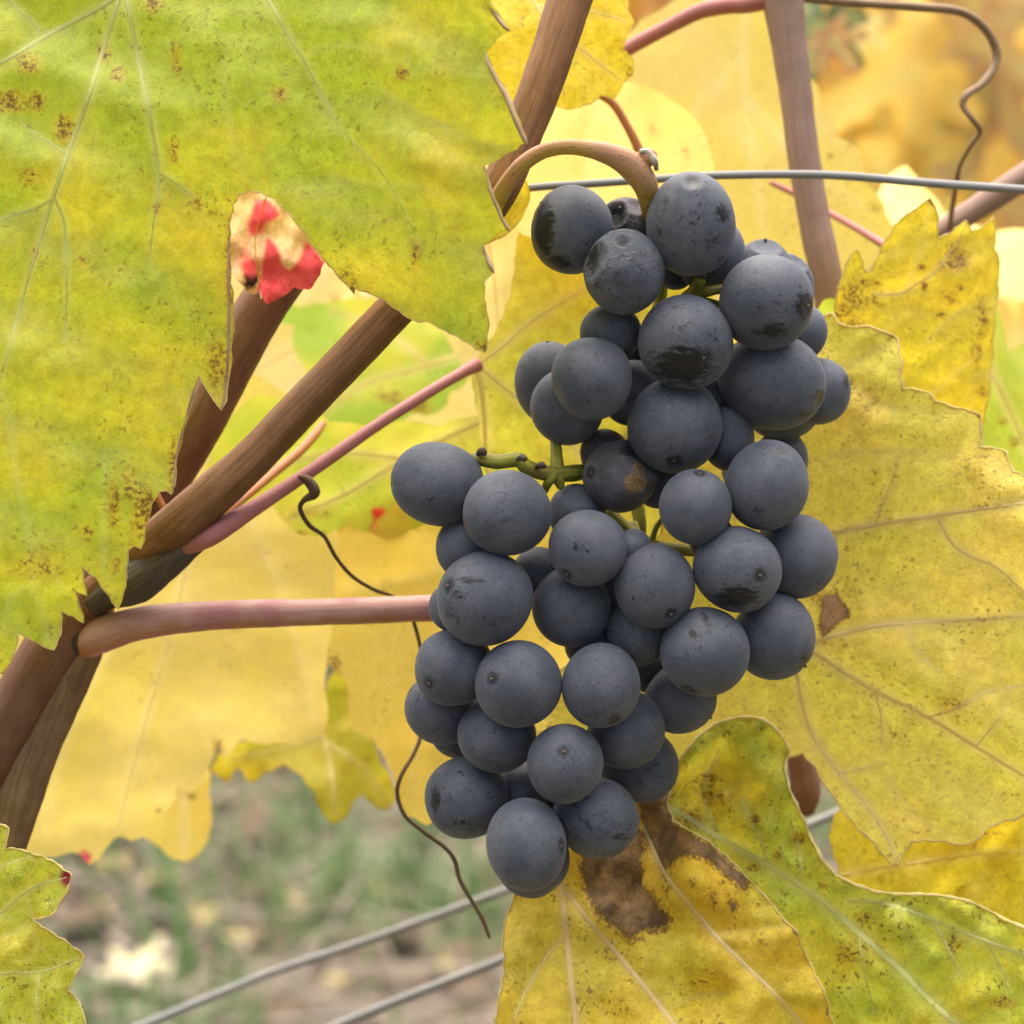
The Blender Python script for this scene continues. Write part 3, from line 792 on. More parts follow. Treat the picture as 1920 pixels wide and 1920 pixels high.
# x, y, rx, ry, tilt, scar(px,py or None), options    -- listed from the front of the bunch to the back
G = [
    (1288, 642, 89.5, 89, 0, (1313, 677), dict(scuff=1, dark=[(1275, 690, 62, 40, .95), (1250, 655, 25, 18, .4)])),
    (908, 1122, 91, 88.5, 10, (845, 1085), dict(scuff=.5, dark=[(885, 1085, 30, 10, .75), (875, 1060, 26, 8, .5), (862, 1112, 22, 18, .6), (845, 1140, 12, 30, .4), (885, 1175, 30, 10, .4)])),
    (1102, 1026, 74.5, 74, 0, (1062, 1076), dict(dark=[(1078, 1023, 6, 14, .75)])),
    (1383, 1068, 82, 80.5, 0, (1417, 1077), dict(dark=[(1375, 1118, 45, 26, .95), (1340, 1105, 20, 15, .5)])),
    (1227, 1099, 75, 79.5, 0, (1255, 1150), dict()),
    (973, 1280, 81.5, 83, 0, (922, 1268), dict(dark=[(930, 1265, 18, 12, .5), (985, 1345, 20, 12, .35)])),
    (951, 960, 82.5, 79.5, 0, (878, 988), dict()),
    (1297, 421, 84, 95, 0, (1293, 352), dict(scuff=1, ring=1, dark=[(1350, 408, 24, 22, .8), (1245, 388, 10, 18, .6), (1290, 435, 12, 18, .55)])),
    (1170, 511, 75.5, 80, 0, (1165, 456), dict(scuff=1, wrinkle=1.3, ring=1, shr=.055, dents=[((-.85, .25, .5), .42, .16), ((-.3, .55, .75), .5, .05)], dark=[(1112, 490, 14, 34, .9), (1120, 540, 22, 22, .5), (1190, 567, 30, 10, .5)])),
    (988, 1582, 73.5, 86, 4, (1052, 1585), dict(dark=[(965, 1650, 40, 14, .5), (950, 1630, 14, 18, .45), (1035, 1610, 22, 14, .4)])),
    (823, 908, 91, 81, -20, (738, 938), dict(dark=[(815, 985, 50, 8, .4)], dz=3)),
    (1060, 1433, 73, 75.5, 0, (1056, 1402), dict(dark=[(1058, 1398, 26, 16, .5)])),
    (1437, 569, 89.5, 90, 0, (1509, 578), dict(scuff=.6, dark=[(1503, 580, 26, 30, .95), (1440, 625, 40, 18, .75), (1500, 530, 18, 12, .5)])),
    (1110, 710, 75.5, 78.5, 0, None, dict(dz=2)),
    (1322, 1221, 84.5, 85.5, 0, (1288, 1290), dict(scuff=.3, dark=[(1318, 1165, 12, 30, .7), (1295, 1185, 10, 12, .8)])),
    (1447, 716, 100.5, 90, -6, (1532, 742), dict(dark=[(1530, 748, 14, 16, .85), (1500, 780, 26, 9, .6)])),
    (1128, 1284, 74, 79, 0, (1150, 1344), dict(dark=[(1103, 1337, 12, 8, .5)])),
    (1072, 1138, 75, 77.5, 0, None, dict(dark=[(1065, 1080, 20, 14, .45)])),
    (1265, 797, 90, 92, 0, (1260, 866), dict()),
    (1303, 951, 68.5, 71, 0, (1310, 888), dict(dark=[(1300, 893, 20, 10, .4)])),
    (1437, 910, 79, 85.5, -8, (1452, 845), dict(dark=[(1415, 955, 18, 16, .6), (1425, 840, 30, 14, .5)])),
    (1072, 432, 76.5, 84.5, -8, (1000, 385), dict(dark=[(1018, 435, 22, 70, .95), (1040, 500, 34, 18, .95), (1005, 400, 10, 30, .8)])),
    (1163, 893, 71, 67, 20, (1112, 868), dict(wrinkle=.25, bare=1, shr=.05, dents=[((.85, .35, .5), .6, .25), ((.3, .8, .4), .45, .16), ((.6, -.35, .75), .4, .10)], crust=[(1188, 906, 22, 18, 1.2), (1196, 880, 13, 18, 1.0)], dark=[(1175, 850, 30, 16, .6)], dz=4)),
    (932, 1381, 75, 69, 0, None, dict()),
    (1175, 1368, 74, 72, 0, None, dict()),
    (852, 1251, 74.5, 74, 0, (806, 1278), dict(dark=[(808, 1275, 20, 16, .5)])),
    (877, 1494, 81.5, 77, -12, None, dict(dark=[(818, 1495, 12, 34, .8), (866, 1532, 26, 6, .7), (942, 1515, 8, 20, .6)])),
    (1118, 1533, 79, 74, -15, (1193, 1556), dict(dark=[(1165, 1560, 30, 20, .6), (1080, 1560, 14, 8, .5), (1155, 1595, 30, 8, .6)])),
    (1490, 1043, 78, 80, 0, (1566, 1060), dict()),
    (1452, 1193, 79.5, 83, 0, (1512, 1252), dict(dark=[(1510, 1240, 24, 30, .75)])),
    (1063, 764, 68.5, 71.5, 0, None, dict()),
    (1030, 717, 64.5, 78, 0, (1026, 641), dict(dark=[(1025, 648, 30, 9, .5)])),
    (1326, 468, 72, 72, 0, None, dict()),
    (1531, 735, 63, 63, 0, (1590, 720), dict(dark=[(1582, 715, 10, 16, .8)])),
    (1498, 624, 53.5, 56, 0, None, dict()),
    (1466, 752, 77, 74, 0, None, dict()),
    (1082, 963, 55, 56, 0, None, dict()),
    (1197, 1182, 61, 66, 0, None, dict()),
    (1276, 1310, 69, 65, 0, (1334, 1346), dict()),
    (830, 1328, 69.5, 68, 0, (770, 1293), dict()),
    (878, 1025, 61, 62, 0, None, dict(scuff=.4)),
    (1364, 822, 48.5, 62, 0, None, dict()),
    (1197, 1432, 77, 70, -25, (1270, 1450), dict(dark=[(1255, 1440, 16, 40, .4)])),
    (1000, 1612, 71, 73, 0, None, dict()),
    (851, 1140, 49, 48, 0, None, dict()),
    (1146, 624, 58, 54, 0, None, dict(dark=[(1120, 640, 30, 20, .4)])),
    (1466, 862, 51, 58, 0, None, dict()),
    (862, 1368, 56, 56, 0, None, dict()),
    (1186, 738, 62, 64, 0, None, dict()),
    (1176, 430, 60, 60, 0, (1160, 395), dict(wrinkle=.8, bare=1, shr=.06, dents=[((-.45, .35, .8), .38, .3), ((.2, .6, .7), .3, .1)], dark=[(1150, 420, 26, 30, .95)], crust=[(1128, 440, 8, 14, .6)])),
    (1428, 510, 60, 62, 0, (1434, 450), dict(wrinkle=.3, shr=.03, dents=[((.1, .75, .6), .4, .14)])),
    (1464, 545, 61, 71, -12, None, dict(shr=.05, wrinkle=.6, dents=[((.3, .8, .5), .3, .10)])),
    (1134, 850, 46, 46, 0, None, dict(bare=1, shr=.05, wrinkle=.6)),
    (1010, 1076, 50, 52, 0, None, dict()),
    (1112, 1208, 54, 48, 0, None, dict()),
    (985, 1478, 50, 52, 0, None, dict()),
    (1236, 905, 46, 48, 0, None, dict()),
    (1186, 1026, 34, 36, 0, None, dict()),
    (1222, 1255, 46, 46, 0, None, dict()),
    (1266, 512, 36, 32, 0, None, dict()),
    (1400, 880, 46, 48, 0, None, dict(wrinkle=.5)),
    (1335, 1010, 44, 44, 0, None, dict()),
    (1190, 665, 46, 50, 0, None, dict()),
    (1325, 745, 52, 48, 0, None, dict()),
    (1040, 1512, 38, 38, 0, None, dict()),
    (1143, 1105, 40, 40, 0, None, dict()),
    (980, 1440, 40, 36, 0, None, dict()),
]
BC = P(1160, 900, 10)
bunch = thing('grape_bunch', 'ripe blue-black bunch of bloom-dusted grapes hanging from an arched stalk', 'grape bunch', BC)
BW = CM @ Matrix.Translation(Vector(BC))
placed = []
nub_v, nub_f = ico(3)
nub_me = None
m_scar = flat_mat('stylar_scar', (.20, .16, .10), (.06, .045, .03), 6.0, .8)
for gi, (x, y, rx, ry, tilt, scar, op) in enumerate(G):
    r = (rx + ry) / 2
    z = op.get('dz', 0) / .0875
    for (x2, y2, r2, z2) in placed:
        s = math.hypot(x - x2, y - y2)
        R = (r + r2) * .93
        if s < R: z = max(z, z2 + math.sqrt(R * R - s * s) * .92)
    placed.append((x, y, r, z))
    dz = z * .0875 + r * .0875 - 7      # front faces near the plane of focus
    c = P(x, y, dz)
    m = M2PX(dz)
    v, f = (ICO6 if op.get('shr') and op.get('wrinkle', 0) > .2 else ICO5)
    rg = np.random.default_rng(100 + gi)
    if scar: d = np.array([(scar[0] - x) / rx, (y - scar[1]) / ry, 0.0])
    else:
        d = rg.normal(size=3) * .6; d[2] = -abs(d[2]) - .3; d /= np.linalg.norm(d)
    l = math.hypot(d[0], d[1])
    if scar:
        if l > .985: d *= .985 / l; l = .985
        d[2] = math.sqrt(max(0, 1 - l * l))
    q = Vector((0, 0, 1)).rotation_difference(Vector(d))
    gco = v @ np.array(q.to_matrix())            # coordinates with the scar on +Z
    # shape: soft lumps, dimple at the scar and at the stalk end
    h = np.ones(len(v))
    for _ in range(4):
        kk = rg.normal(size=3) * 1.5
        h += .014 * np.sin(v @ kk + rg.uniform(0, 6.28))
    zz = gco[:, 2]
    ring = op.get('ring', 0)
    if ring:
        ang = np.arccos(np.clip(zz, -1, 1))
        h += .028 * np.exp(-((ang - .24) / .07) ** 2) - .05 * np.exp(-(ang / .17) ** 2)
    else:
        h -= .022 * np.exp(-((1 - zz) / .012)) - .010 * np.exp(-(((1 - zz) - .03) / .02) ** 2)
    h -= .06 * np.exp(-((1 + zz) / .05))
    if op.get('shr'):
        for fr in (3, 6, 11):
            for _ in range(5):
                kk = rg.normal(size=3); kk *= fr / np.linalg.norm(kk)
                h += op['shr'] * .5 / fr * 2.2 * (np.abs(np.sin(v @ kk + rg.uniform(0, 6.28))) - .6) / 2
    for (dd, rad, dep) in op.get('dents', []):
        dd = np.array(dd) / np.linalg.norm(dd)
        a = np.arccos(np.clip(v @ dd, -1, 1))
        h -= dep * np.exp(-(a / rad) ** 3) - dep * .25 * np.exp(-((a - rad * 1.25) / (rad * .3)) ** 2)
    loc = v * h[:, None] * np.array([rx, ry, r * .98])
    a = math.radians(tilt); ca, sa = math.cos(a), math.sin(a)
    loc = np.stack([loc[:, 0] * ca - loc[:, 1] * sa, loc[:, 0] * sa + loc[:, 1] * ca, loc[:, 2]], -1)
    o = mesh_obj('grape', loc * m, f, g_bare if op.get('bare') else g_norm, bunch)
    o.location = Vector(c - BC)
    if gi == 22: o['label'] = 'shrivelled brown grape with a tan crust'
    elif gi == 8: o['label'] = 'wrinkled grape with a ringed scar and a dented side'
    elif op.get('bare'): o['label'] = 'dried brown grape with caved-in skin'
    me = o.data
    attr(me, 'gco', 'FLOAT_VECTOR', gco)
    attr(me, 'seed', 'FLOAT', np.full(len(v), rg.uniform(0, 9)))
    attr(me, 'scuff', 'FLOAT', np.full(len(v), op.get('scuff', rg.choice([.1, .3, .5, .75]))))
    attr(me, 'wrinkle', 'FLOAT', np.full(len(v), op.get('wrinkle', 0.0)))
    X, Y = x + loc[:, 0], y - loc[:, 1]
    fr = (loc[:, 2] > -10)
    for key in ('dark', 'crust'):
        w_ = np.zeros(len(v))
        for (bx, by, bw, bh, s) in op.get(key, []):
            w_ = np.maximum(w_, s * np.exp(-(((X - bx) / bw) ** 2 + ((Y - by) / bh) ** 2) * .8) * fr)
        attr(me, key, 'FLOAT', w_)
    if scar and not ring:
        if nub_me is None:
            nb = mesh_obj('scar', nub_v * np.array([.035, .035, .03]) * .0073 * (1 + .25 * np.sin(nub_v[:, :1] * 9 + 2)), nub_f, m_scar, o)
            nub_me = nb.data
        else:
            nb = link(bpy.data.objects.new('scar', nub_me)); nb.parent = o
        dl = np.array([d[0] * rx, d[1] * ry, d[2] * r * .98]) * .985 * m
        dl = np.array([dl[0] * ca - dl[1] * sa, dl[0] * sa + dl[1] * ca, dl[2]])
        nb.location = Vector(dl)
        nb.rotation_mode = 'QUATERNION'; nb.rotation_quaternion = q
ZMAX = max(p[3] + p[2] for p in placed) * .0875
print('bunch back depth mm', round(ZMAX, 1), 'deepest', sorted([(round(p[3] * .0875, 1), i) for i, p in enumerate(placed)])[-8:])

# stalks of the bunch
tube('peduncle', [(905, 430, 9, 15), (928, 384, 4, 17), (950, 345, 1, 16), (978, 310, -1, 15), (1015, 285, -2, 14.5), (1060, 275, -3, 15), (1105, 279, -3, 17), (1148, 291, -2, 21), (1180, 308, -1, 26), (1204, 335, 0, 25), (1216, 365, 2, 22), (1224, 400, 6, 20),
                  (1232, 450, 14, 17)], BC, st_ped, bunch, sides=28, sub=10, flute=.015, lump=.018, seed=51)
tube('broken_stub', [(1186, 312, 0, 20), (1202, 303, 0, 20), (1216, 294, -1, 18), (1224, 289, -1, 15)], BC, st_ped, bunch, sides=20, sub=6, lump=.05, seed=52)
tube('scab', [(1200, 284, -2, 5), (1212, 284, -2, 7), (1221, 292, -2, 7), (1228, 304, -2, 7), (1231, 318, -1, 5)], BC, st_scab, bunch, sides=12, sub=8, lump=.22, seed=53)
for pts in [
    [(1232, 450, 14, 15), (1240, 520, 20, 13), (1232, 600, 24, 13), (1208, 700, 24, 12), (1196, 780, 24, 12), (1182, 840, 24, 12), (1190, 920, 24, 12), (1200, 1000, 22, 12), (1180, 1080, 22, 11), (1130, 1170, 22, 9), (1105, 1215, 24, 8)],
    [(1286, 560, 14, 12), (1302, 545, 8, 12), (1311, 528, 5, 11), (1312, 512, 5, 10)],
    [(1296, 552, 9, 11), (1322, 548, 6, 11), (1345, 543, 6, 9), (1372, 540, 7, 9)],
    [(1290, 560, 10, 9), (1320, 565, 8, 8), (1348, 572, 8, 8)],
    [(890, 858, 10, 10), (905, 862, 7, 13), (935, 866, 6, 13), (972, 862, 6, 14), (985, 874, 6, 14), (1010, 884, 7, 15), (1045, 888, 8, 16), (1095, 884, 12, 15), (1150, 870, 18, 14)],
    [(1040, 815, 14, 9), (1043, 845, 10, 11), (1045, 888, 8, 13), (1052, 915, 8, 7)],
    [(1040, 890, 7, 11), (1028, 905, 7, 9), (1018, 925, 9, 7)],
    [(1140, 960, 18, 12), (1185, 1000, 16, 13), (1235, 1026, 14, 13), (1290, 1032, 14, 11), (1340, 1040, 14, 9)],
    [(1222, 1015, 14, 6), (1233, 985, 14, 5.5), (1258, 955, 15, 5)],
    [(1185, 985, 18, 13), (1200, 1030, 14, 10), (1225, 1060, 12, 8)],
]:
    tube('stalk_branch', pts, BC, st_rachis, bunch, sides=16, sub=8, flute=.05, lump=.06, seed=int(pts[0][0]))
for pts in [[(970, 862, 4, 5), (978, 858, 3, 8), (984, 861, 2, 5)], [(1006, 876, 5, 4), (1015, 872, 4, 7), (1022, 876, 4, 4)], [(896, 852, 6, 5), (904, 846, 5, 8), (910, 852, 5, 5)], [(1322, 520, 4, 4), (1306, 512, 3, 8), (1312, 506, 3, 5)]]:
    tube('stalk_scar', pts, BC, st_node, bunch, sides=10, sub=5, lump=.15, seed=int(pts[0][1]))

# ------------------------------------------------------------------ leaves round the bunch
# big yellow-green leaf hanging in front, upper left
L1_VEINS = [
    [(228, -15, 6), (180, 18, 6), (90, 65, 5.5), (0, 118, 5), (-110, 165, 4), (-220, 220, 3)],
    [(226, -12, 5.5), (193, 95, 5), (160, 200, 5), (128, 285, 5), (98, 375, 5), (62, 490, 3.2), (32, 600, 2.6), (6, 690, 2), (-20, 780, 1.4)],
    [(98, 375, 4.2), (62, 392, 3.5), (0, 412, 3), (-80, 450, 2.4)],
    [(102, 372, 3.5), (118, 410, 3.2), (123, 450, 2.8), (125, 560, 2), (122, 640, 1.2)],
    [(236, -12, 5.5), (255, 90, 5.2), (276, 190, 4.6), (297, 322, 3.6), (290, 400, 2), (278, 500, 1.4)],
    [(300, 325, 2.6), (340, 350, 2), (366, 372, 1.2)],
    [(482, -30, 5), (505, 2, 4.6), (535, 55, 4.2), (565, 105, 3.6), (600, 170, 2), (640, 240, 1.5), (720, 330, 1.2), (790, 460, 1)],
    [(74, 55, 3), (45, 25, 2.6), (15, 0, 2.2)],
    [(120, 285, 2.4), (85, 262, 2), (45, 235, 1.4)],
    [(85, 60, 2.2), (140, 40, 0.9)],
    [(565, 105, 1.8), (620, 85, 1.6), (700, 90, 1.4), (760, 110, 1)],
    [(700, 160, 1.2), (790, 215, 1.3), (880, 260, 1.1), (940, 275, 1)],
    [(620, 330, 1.2), (690, 345, 1.3), (790, 350, 1.2), (860, 390, 1)],
    [(-10, 690, 1.6), (15, 780, 1.8), (32, 900, 1.8), (52, 1000, 1.6), (64, 1090, 1.6), (88, 1195, 1.2)],
    [(60, 1095, 1.4), (20, 1120, 1.3), (5, 1180, 1)],
    [(52, 1000, 1.2), (85, 1050, 1.1), (120, 1110, 1)],
    [(196, 850, 1.4), (195, 950, 1.4), (196, 1060, 1.3), (212, 1120, 1)],
    [(430, 60, 1.2), (420, 180, 1.5), (438, 260, 1.2), (460, 330, 1)],
]
leaf('vine_leaf', 'large yellow-green spotted leaf filling the upper left, nearest to the camera',
     [(880, -120), (905, -40), (922, 8), (955, 56), (932, 72), (911, 100), (928, 138), (958, 188), (984, 268), (945, 292), (906, 312), (918, 355), (950, 430), (930, 440), (908, 460), (912, 482), (925, 510), (908, 530), (908, 560), (915, 620), (910, 662),
      (885, 648), (860, 632), (835, 620), (805, 604), (775, 600), (748, 582), (720, 562), (690, 548), (666, 540), (664, 551), (650, 535), (625, 505), (604, 482), (575, 440), (545, 402), (515, 374), (490, 361), (467, 357), (448, 364), (437, 385), (430, 420),
      (429, 470), (432, 530), (436, 590), (433, 650), (428, 715), (416, 770), (402, 752), (390, 735), (374, 704), (362, 740), (345, 800), (330, 860), (322, 928), (312, 920), (298, 922), (284, 945), (272, 985), (265, 1030), (252, 1024), (240, 1032), (236, 1070),
      (232, 1110), (222, 1142), (205, 1118), (180, 1082), (153, 1062), (157, 1090), (163, 1117), (148, 1112), (136, 1103), (148, 1135), (157, 1168), (138, 1156), (116, 1147), (115, 1180), (101, 1219), (70, 1205), (35, 1186), (28, 1220), (6, 1262), (-10, 1262), (-30, 1235), (-55, 1240),
      (-80, 1290), (-130, 1260), (-190, 1180), (-260, 1150), (-330, 1000), (-420, 920), (-430, 700), (-520, 600), (-500, 400), (-560, 250), (-440, 60), (-430, -120), (-300, -160), (-220, -300), (-60, -280), (60, -380), (180, -260), (225, -60), (250, -60), (290, -300), (420, -420),
      (560, -360), (700, -380), (780, -250)],
     [(228, -15, 0), (0, 118, 1), (100, 375, -1), (300, 330, -3), (120, 700, 0), (60, 1100, 3), (225, 1130, 8), (420, 740, 5), (430, 500, 2), (600, 120, -8), (700, 350, -12), (900, 640, -14), (960, 260, -22), (950, 40, -24), (930, 430, -18), (330, 900, 5), (-450, 400, 10), (200, -350, 12), (700, -350, -8)],
     m_front, L1_VEINS, st_vein_green, step=10, bulge=.05, jit=.9, wav=(260, 1.6), seed=3, puck=.5,
     paint=[('blob', 'g', 120, 120, 330, 300, .55), ('blob', 'g', 400, 90, 320, 170, .5), ('blob', 'g', 60, 560, 190, 260, .5), ('blob', 'g', 290, 430, 180, 250, .35), ('blob', 'g', 700, 20, 160, 90, .35),
            ('blob', 'g', 780, 440, 330, 200, -.75), ('blob', 'g', 840, 200, 190, 200, -.6), ('blob', 'g', 420, 620, 120, 300, -.5), ('blob', 'g', 80, 1120, 140, 110, -.7), ('blob', 'g', 260, 900, 80, 200, -.4), ('blob', 'g', 160, 840, 160, 200, .15),
            ('blob', 'b', 20, 190, 34, 26, .62), ('blob', 'b', 55, 120, 30, 24, .5), ('blob', 'b', 122, 240, 24, 30, .58), ('blob', 'b', 196, 98, 16, 22, .55), ('blob', 'b', 60, 190, 40, 30, .42), ('blob', 'b', 62, 330, 30, 20, .46), ('blob', 'b', 222, 140, 18, 20, .5),
            ('blob', 'b', 330, 110, 14, 40, .46), ('blob', 'b', 326, 280, 10, 34, .48), ('blob', 'b', 372, 382, 9, 20, .58), ('blob', 'b', 295, 390, 12, 14, .55), ('blob', 'b', 755, 138, 14, 18, .62), ('blob', 'b', 215, 940, 14, 60, .55), ('blob', 'b', 262, 960, 18, 60, .52), ('blob', 'b', 245, 910, 20, 40, .45),
            ('blob', 'b', 276, 955, 12, 60, .62), ('blob', 'b', 327, 870, 12, 60, .60), ('blob', 'b', 432, 520, 13, 130, .48), ('blob', 'b', 410, 690, 26, 70, .5), ('blob', 'b', 66, 470, 10, 18, .55), ('blob', 'b', 152, 490, 9, 16, .55), ('blob', 'b', 285, 10, 26, 18, .48),
            ('blob', 'b', 160, 1000, 20, 20, .42), ('blob', 'b', 70, 1060, 60, 40, .38), ('blob', 'b', 905, 652, 12, 14, .7), ('blob', 'b', 660, 540, 12, 10, .7), ('blob', 'b', 525, 175, 22, 22, .44), ('blob', 'b', 780, 470, 14, 40, .46), ('blob', 'b', 640, 520, 30, 20, .4), ('blob', 'b', 216, 1060, 10, 20, .52), ('blob', 'b', 320, 360, 8, 10, .5)],
     margin=1.2, margin_mat=st_rim, mseg=[(-60, 300, 700, 1300), (600, 520, 960, 700)])
L1 = [o for o in COL.objects if o.get('label', '').startswith('large yellow-green')][0]
L1c = np.array((CM.inverted() @ L1.matrix_world).translation)
for pts in [[(908, -20, -22, 1.9), (920, 10, -23, 3.7), (934, 34, -24, 5.0), (948, 52, -25, 3.7), (957, 58, -25, 1.2)], [(910, 98, -20, 1.9), (916, 118, -21, 3.7), (932, 150, -22, 4.3), (950, 180, -23, 5.0), (966, 222, -24, 5.6), (982, 258, -24, 5.0), (988, 270, -24, 1.9)],
            [(905, 310, -18, 2.5), (912, 332, -19, 4.3), (922, 362, -20, 3.7), (936, 398, -20, 3.1), (950, 425, -20, 3.7), (956, 434, -20, 1.2)], [(905, 462, -17, 1.9), (912, 480, -17, 3.7), (920, 498, -18, 3.7), (926, 512, -18, 1.2)], [(373, 706, 4, 0.9), (360, 742, 4, 1.8), (344, 800, 4, 2.7), (332, 850, 4, 2.2), (324, 925, 4, 1.4)],
            [(430, 430, 1, 1.4), (428, 500, 1, 2.2), (430, 580, 2, 2.7), (428, 660, 3, 2.7), (424, 720, 4, 2.7), (416, 768, 4, 1.4)]]:
    tube('curled_edge', pts, L1c, st_curl, L1, sides=10, sub=6, lump=.12, flute=.12, seed=int(pts[0][1]) + 99)

# lower left corner
leaf('vine_leaf', 'jagged yellow-green leaf with a dark red tooth tip in the lower left corner',
     [(-60, 1500), (-20, 1528), (0, 1546), (16, 1553), (12, 1575), (10, 1592), (38, 1593), (62, 1602), (90, 1612), (118, 1630), (135, 1641), (128, 1662), (115, 1688), (96, 1716), (76, 1722), (58, 1722), (78, 1738), (108, 1757), (136, 1776), (157, 1792), (145, 1820), (126, 1856),
      (142, 1872), (155, 1895), (161, 1935), (170, 2010), (120, 2100), (60, 2150), (0, 2250), (-120, 2200), (-250, 2150), (-300, 2000), (-380, 1900), (-300, 1780), (-320, 1650), (-200, 1600), (-130, 1520)],
     [(-60, 1800, 2), (60, 1600, 1), (135, 1640, -3), (60, 1720, 0), (155, 1790, -3), (150, 1930, -4), (-300, 1850, 8)], m_corner,
     [[(-250, 1900, 5), (-100, 1790, 4), (0, 1712, 3), (60, 1665, 2.4), (125, 1645, 1.2)], [(-180, 1880, 5), (-60, 1850, 3.6), (0, 1826, 2.6), (75, 1822, 2.2), (150, 1795, 1.2)], [(75, 1822, 2), (68, 1870, 1.8), (75, 1940, 1.2)], [(20, 1680, 1.8), (48, 1690, 1.6), (60, 1718, 1)],
      [(0, 1760, 1.6), (40, 1740, 1.6), (58, 1724, 1)], [(60, 1740, 1.4), (68, 1782, 1.2), (40, 1800, .8)], [(-60, 1650, 2.2), (0, 1625, 1.6), (60, 1606, 1)]], st_vein_green, step=7, bulge=.06, jit=.9, wav=(130, .9), seed=13, puck=.45,
     paint=[('blob', 'r', 128, 1645, 18, 18, 1.0), ('blob', 'g', 10, 1700, 80, 60, .3), ('blob', 'g', 60, 1900, 60, 60, -.3), ('blob', 'b', 135, 1860, 18, 12, .4), ('blob', 'b', 150, 1790, 8, 8, .6), ('blob', 'b', 95, 1640, 10, 8, .45)],
     margin=1.8, margin_mat=st_rim)

# dusty yellow leaf behind the bunch on the right
leaf('vine_leaf', 'broad dusty yellow leaf with a brown three-cornered scar behind the right of the bunch',
     [(1320, 680), (1450, 620), (1530, 606), (1545, 592), (1562, 588), (1572, 606), (1588, 612), (1610, 613), (1632, 612), (1655, 622), (1684, 636), (1686, 660), (1690, 700), (1692, 731), (1720, 731), (1742, 736), (1752, 752), (1795, 765), (1838, 778), (1838, 800), (1836, 838), (1868, 841), (1888, 848), (1892, 868),
      (1900, 885), (1930, 896), (1990, 930), (1995, 980), (2080, 1020), (2090, 1100), (2170, 1180), (2120, 1260), (2130, 1360), (2040, 1410), (2000, 1490), (1930, 1525), (1880, 1540), (1850, 1552), (1825, 1578), (1812, 1584), (1770, 1577), (1735, 1574), (1708, 1577), (1694, 1598), (1682, 1622), (1668, 1618), (1640, 1580), (1600, 1542),
      (1565, 1495), (1530, 1440), (1505, 1412), (1470, 1420), (1420, 1460), (1330, 1440), (1250, 1450), (1150, 1400), (1050, 1410), (1000, 1360), (1020, 1280), (1120, 1220), (1180, 1150), (1200, 1050), (1240, 1000), (1260, 900), (1280, 780)],
     [(1535, 1205, 38), (1600, 700, 34), (1690, 740, 28), (1840, 830, 22), (1900, 1000, 18), (1900, 1400, 22), (1680, 1600, 30), (1340, 1350, 42), (1300, 800, 46), (1100, 1350, 48), (2100, 1200, 12)], m_right,
     [[(1480, 1225, 5), (1525, 1205, 5.5), (1570, 1190, 5), (1640, 1174, 4.5), (1700, 1168, 4), (1800, 1163, 3.5), (1920, 1155, 3), (2080, 1150, 2)], [(1500, 1015, 3), (1560, 1000, 5), (1640, 984, 5), (1720, 972, 4.5), (1800, 960, 4), (1920, 943, 3), (1990, 935, 2)],
      [(1515, 1215, 5), (1560, 1245, 4.5), (1640, 1295, 4.5), (1740, 1345, 4), (1830, 1400, 4), (1920, 1455, 3), (1980, 1490, 2)], [(1490, 1235, 4), (1502, 1310, 4), (1525, 1380, 4), (1575, 1450, 4), (1630, 1515, 3.5), (1662, 1565, 3), (1682, 1615, 2)],
      [(1758, 968, 3), (1785, 1018, 3), (1820, 1042, 2.8), (1870, 1065, 2.4), (1920, 1110, 1.5)], [(1640, 984, 2.2), (1672, 900, 1.8), (1690, 840, 1.2)], [(1700, 1168, 2), (1720, 1220, 1.8), (1760, 1260, 1.2)], [(1640, 1295, 2.4), (1652, 1345, 2), (1655, 1400, 1.4)], [(1740, 1345, 2.6), (1790, 1330, 2.2), (1850, 1298, 1.8), (1920, 1285, 1.4)],
      [(1575, 1450, 2.2), (1620, 1440, 1.8), (1660, 1425, 1.2)], [(1662, 1455, 1.8), (1690, 1500, 1.6), (1720, 1530, 1.6), (1790, 1570, 1)], [(1830, 1400, 2), (1870, 1350, 1.4), (1890, 1320, 1)], [(1580, 690, 1.8), (1630, 662, 1.8), (1680, 640, 1.2)], [(1600, 720, 1.6), (1660, 760, 1.6), (1740, 765, 1)], [(1560, 850, 1.6), (1660, 845, 1.6), (1780, 850, 1)]],
     st_vein_tan, step=11, bulge=.05, jit=1.0, wav=(260, 1.8), seed=23, puck=.55,
     paint=[('poly', 'b', [(1545, 1120), (1566, 1112), (1598, 1150), (1570, 1170), (1542, 1195), (1536, 1170)], 5, 1.2), ('blob', 'b', 1535, 1120, 34, 16, .44), ('blob', 'b', 1590, 1110, 26, 30, .38), ('blob', 'b', 1780, 1320, 34, 24, .44), ('blob', 'b', 1600, 740, 80, 70, .30), ('blob', 'g', 1640, 680, 60, 60, .9), ('blob', 'g', 1560, 620, 60, 30, .8),
            ('blob', 'b', 1570, 1205, 70, 10, .42), ('blob', 'b', 1850, 950, 60, 8, .42), ('blob', 'b', 1672, 634, 10, 6, .9), ('blob', 'b', 1835, 778, 6, 6, .8), ('blob', 'b', 1680, 1618, 8, 8, .6), ('blob', 'b', 1830, 870, 60, 40, .30), ('blob', 'b', 1500, 860, 40, 80, .26)],
     margin=2.2, margin_mat=st_rim)
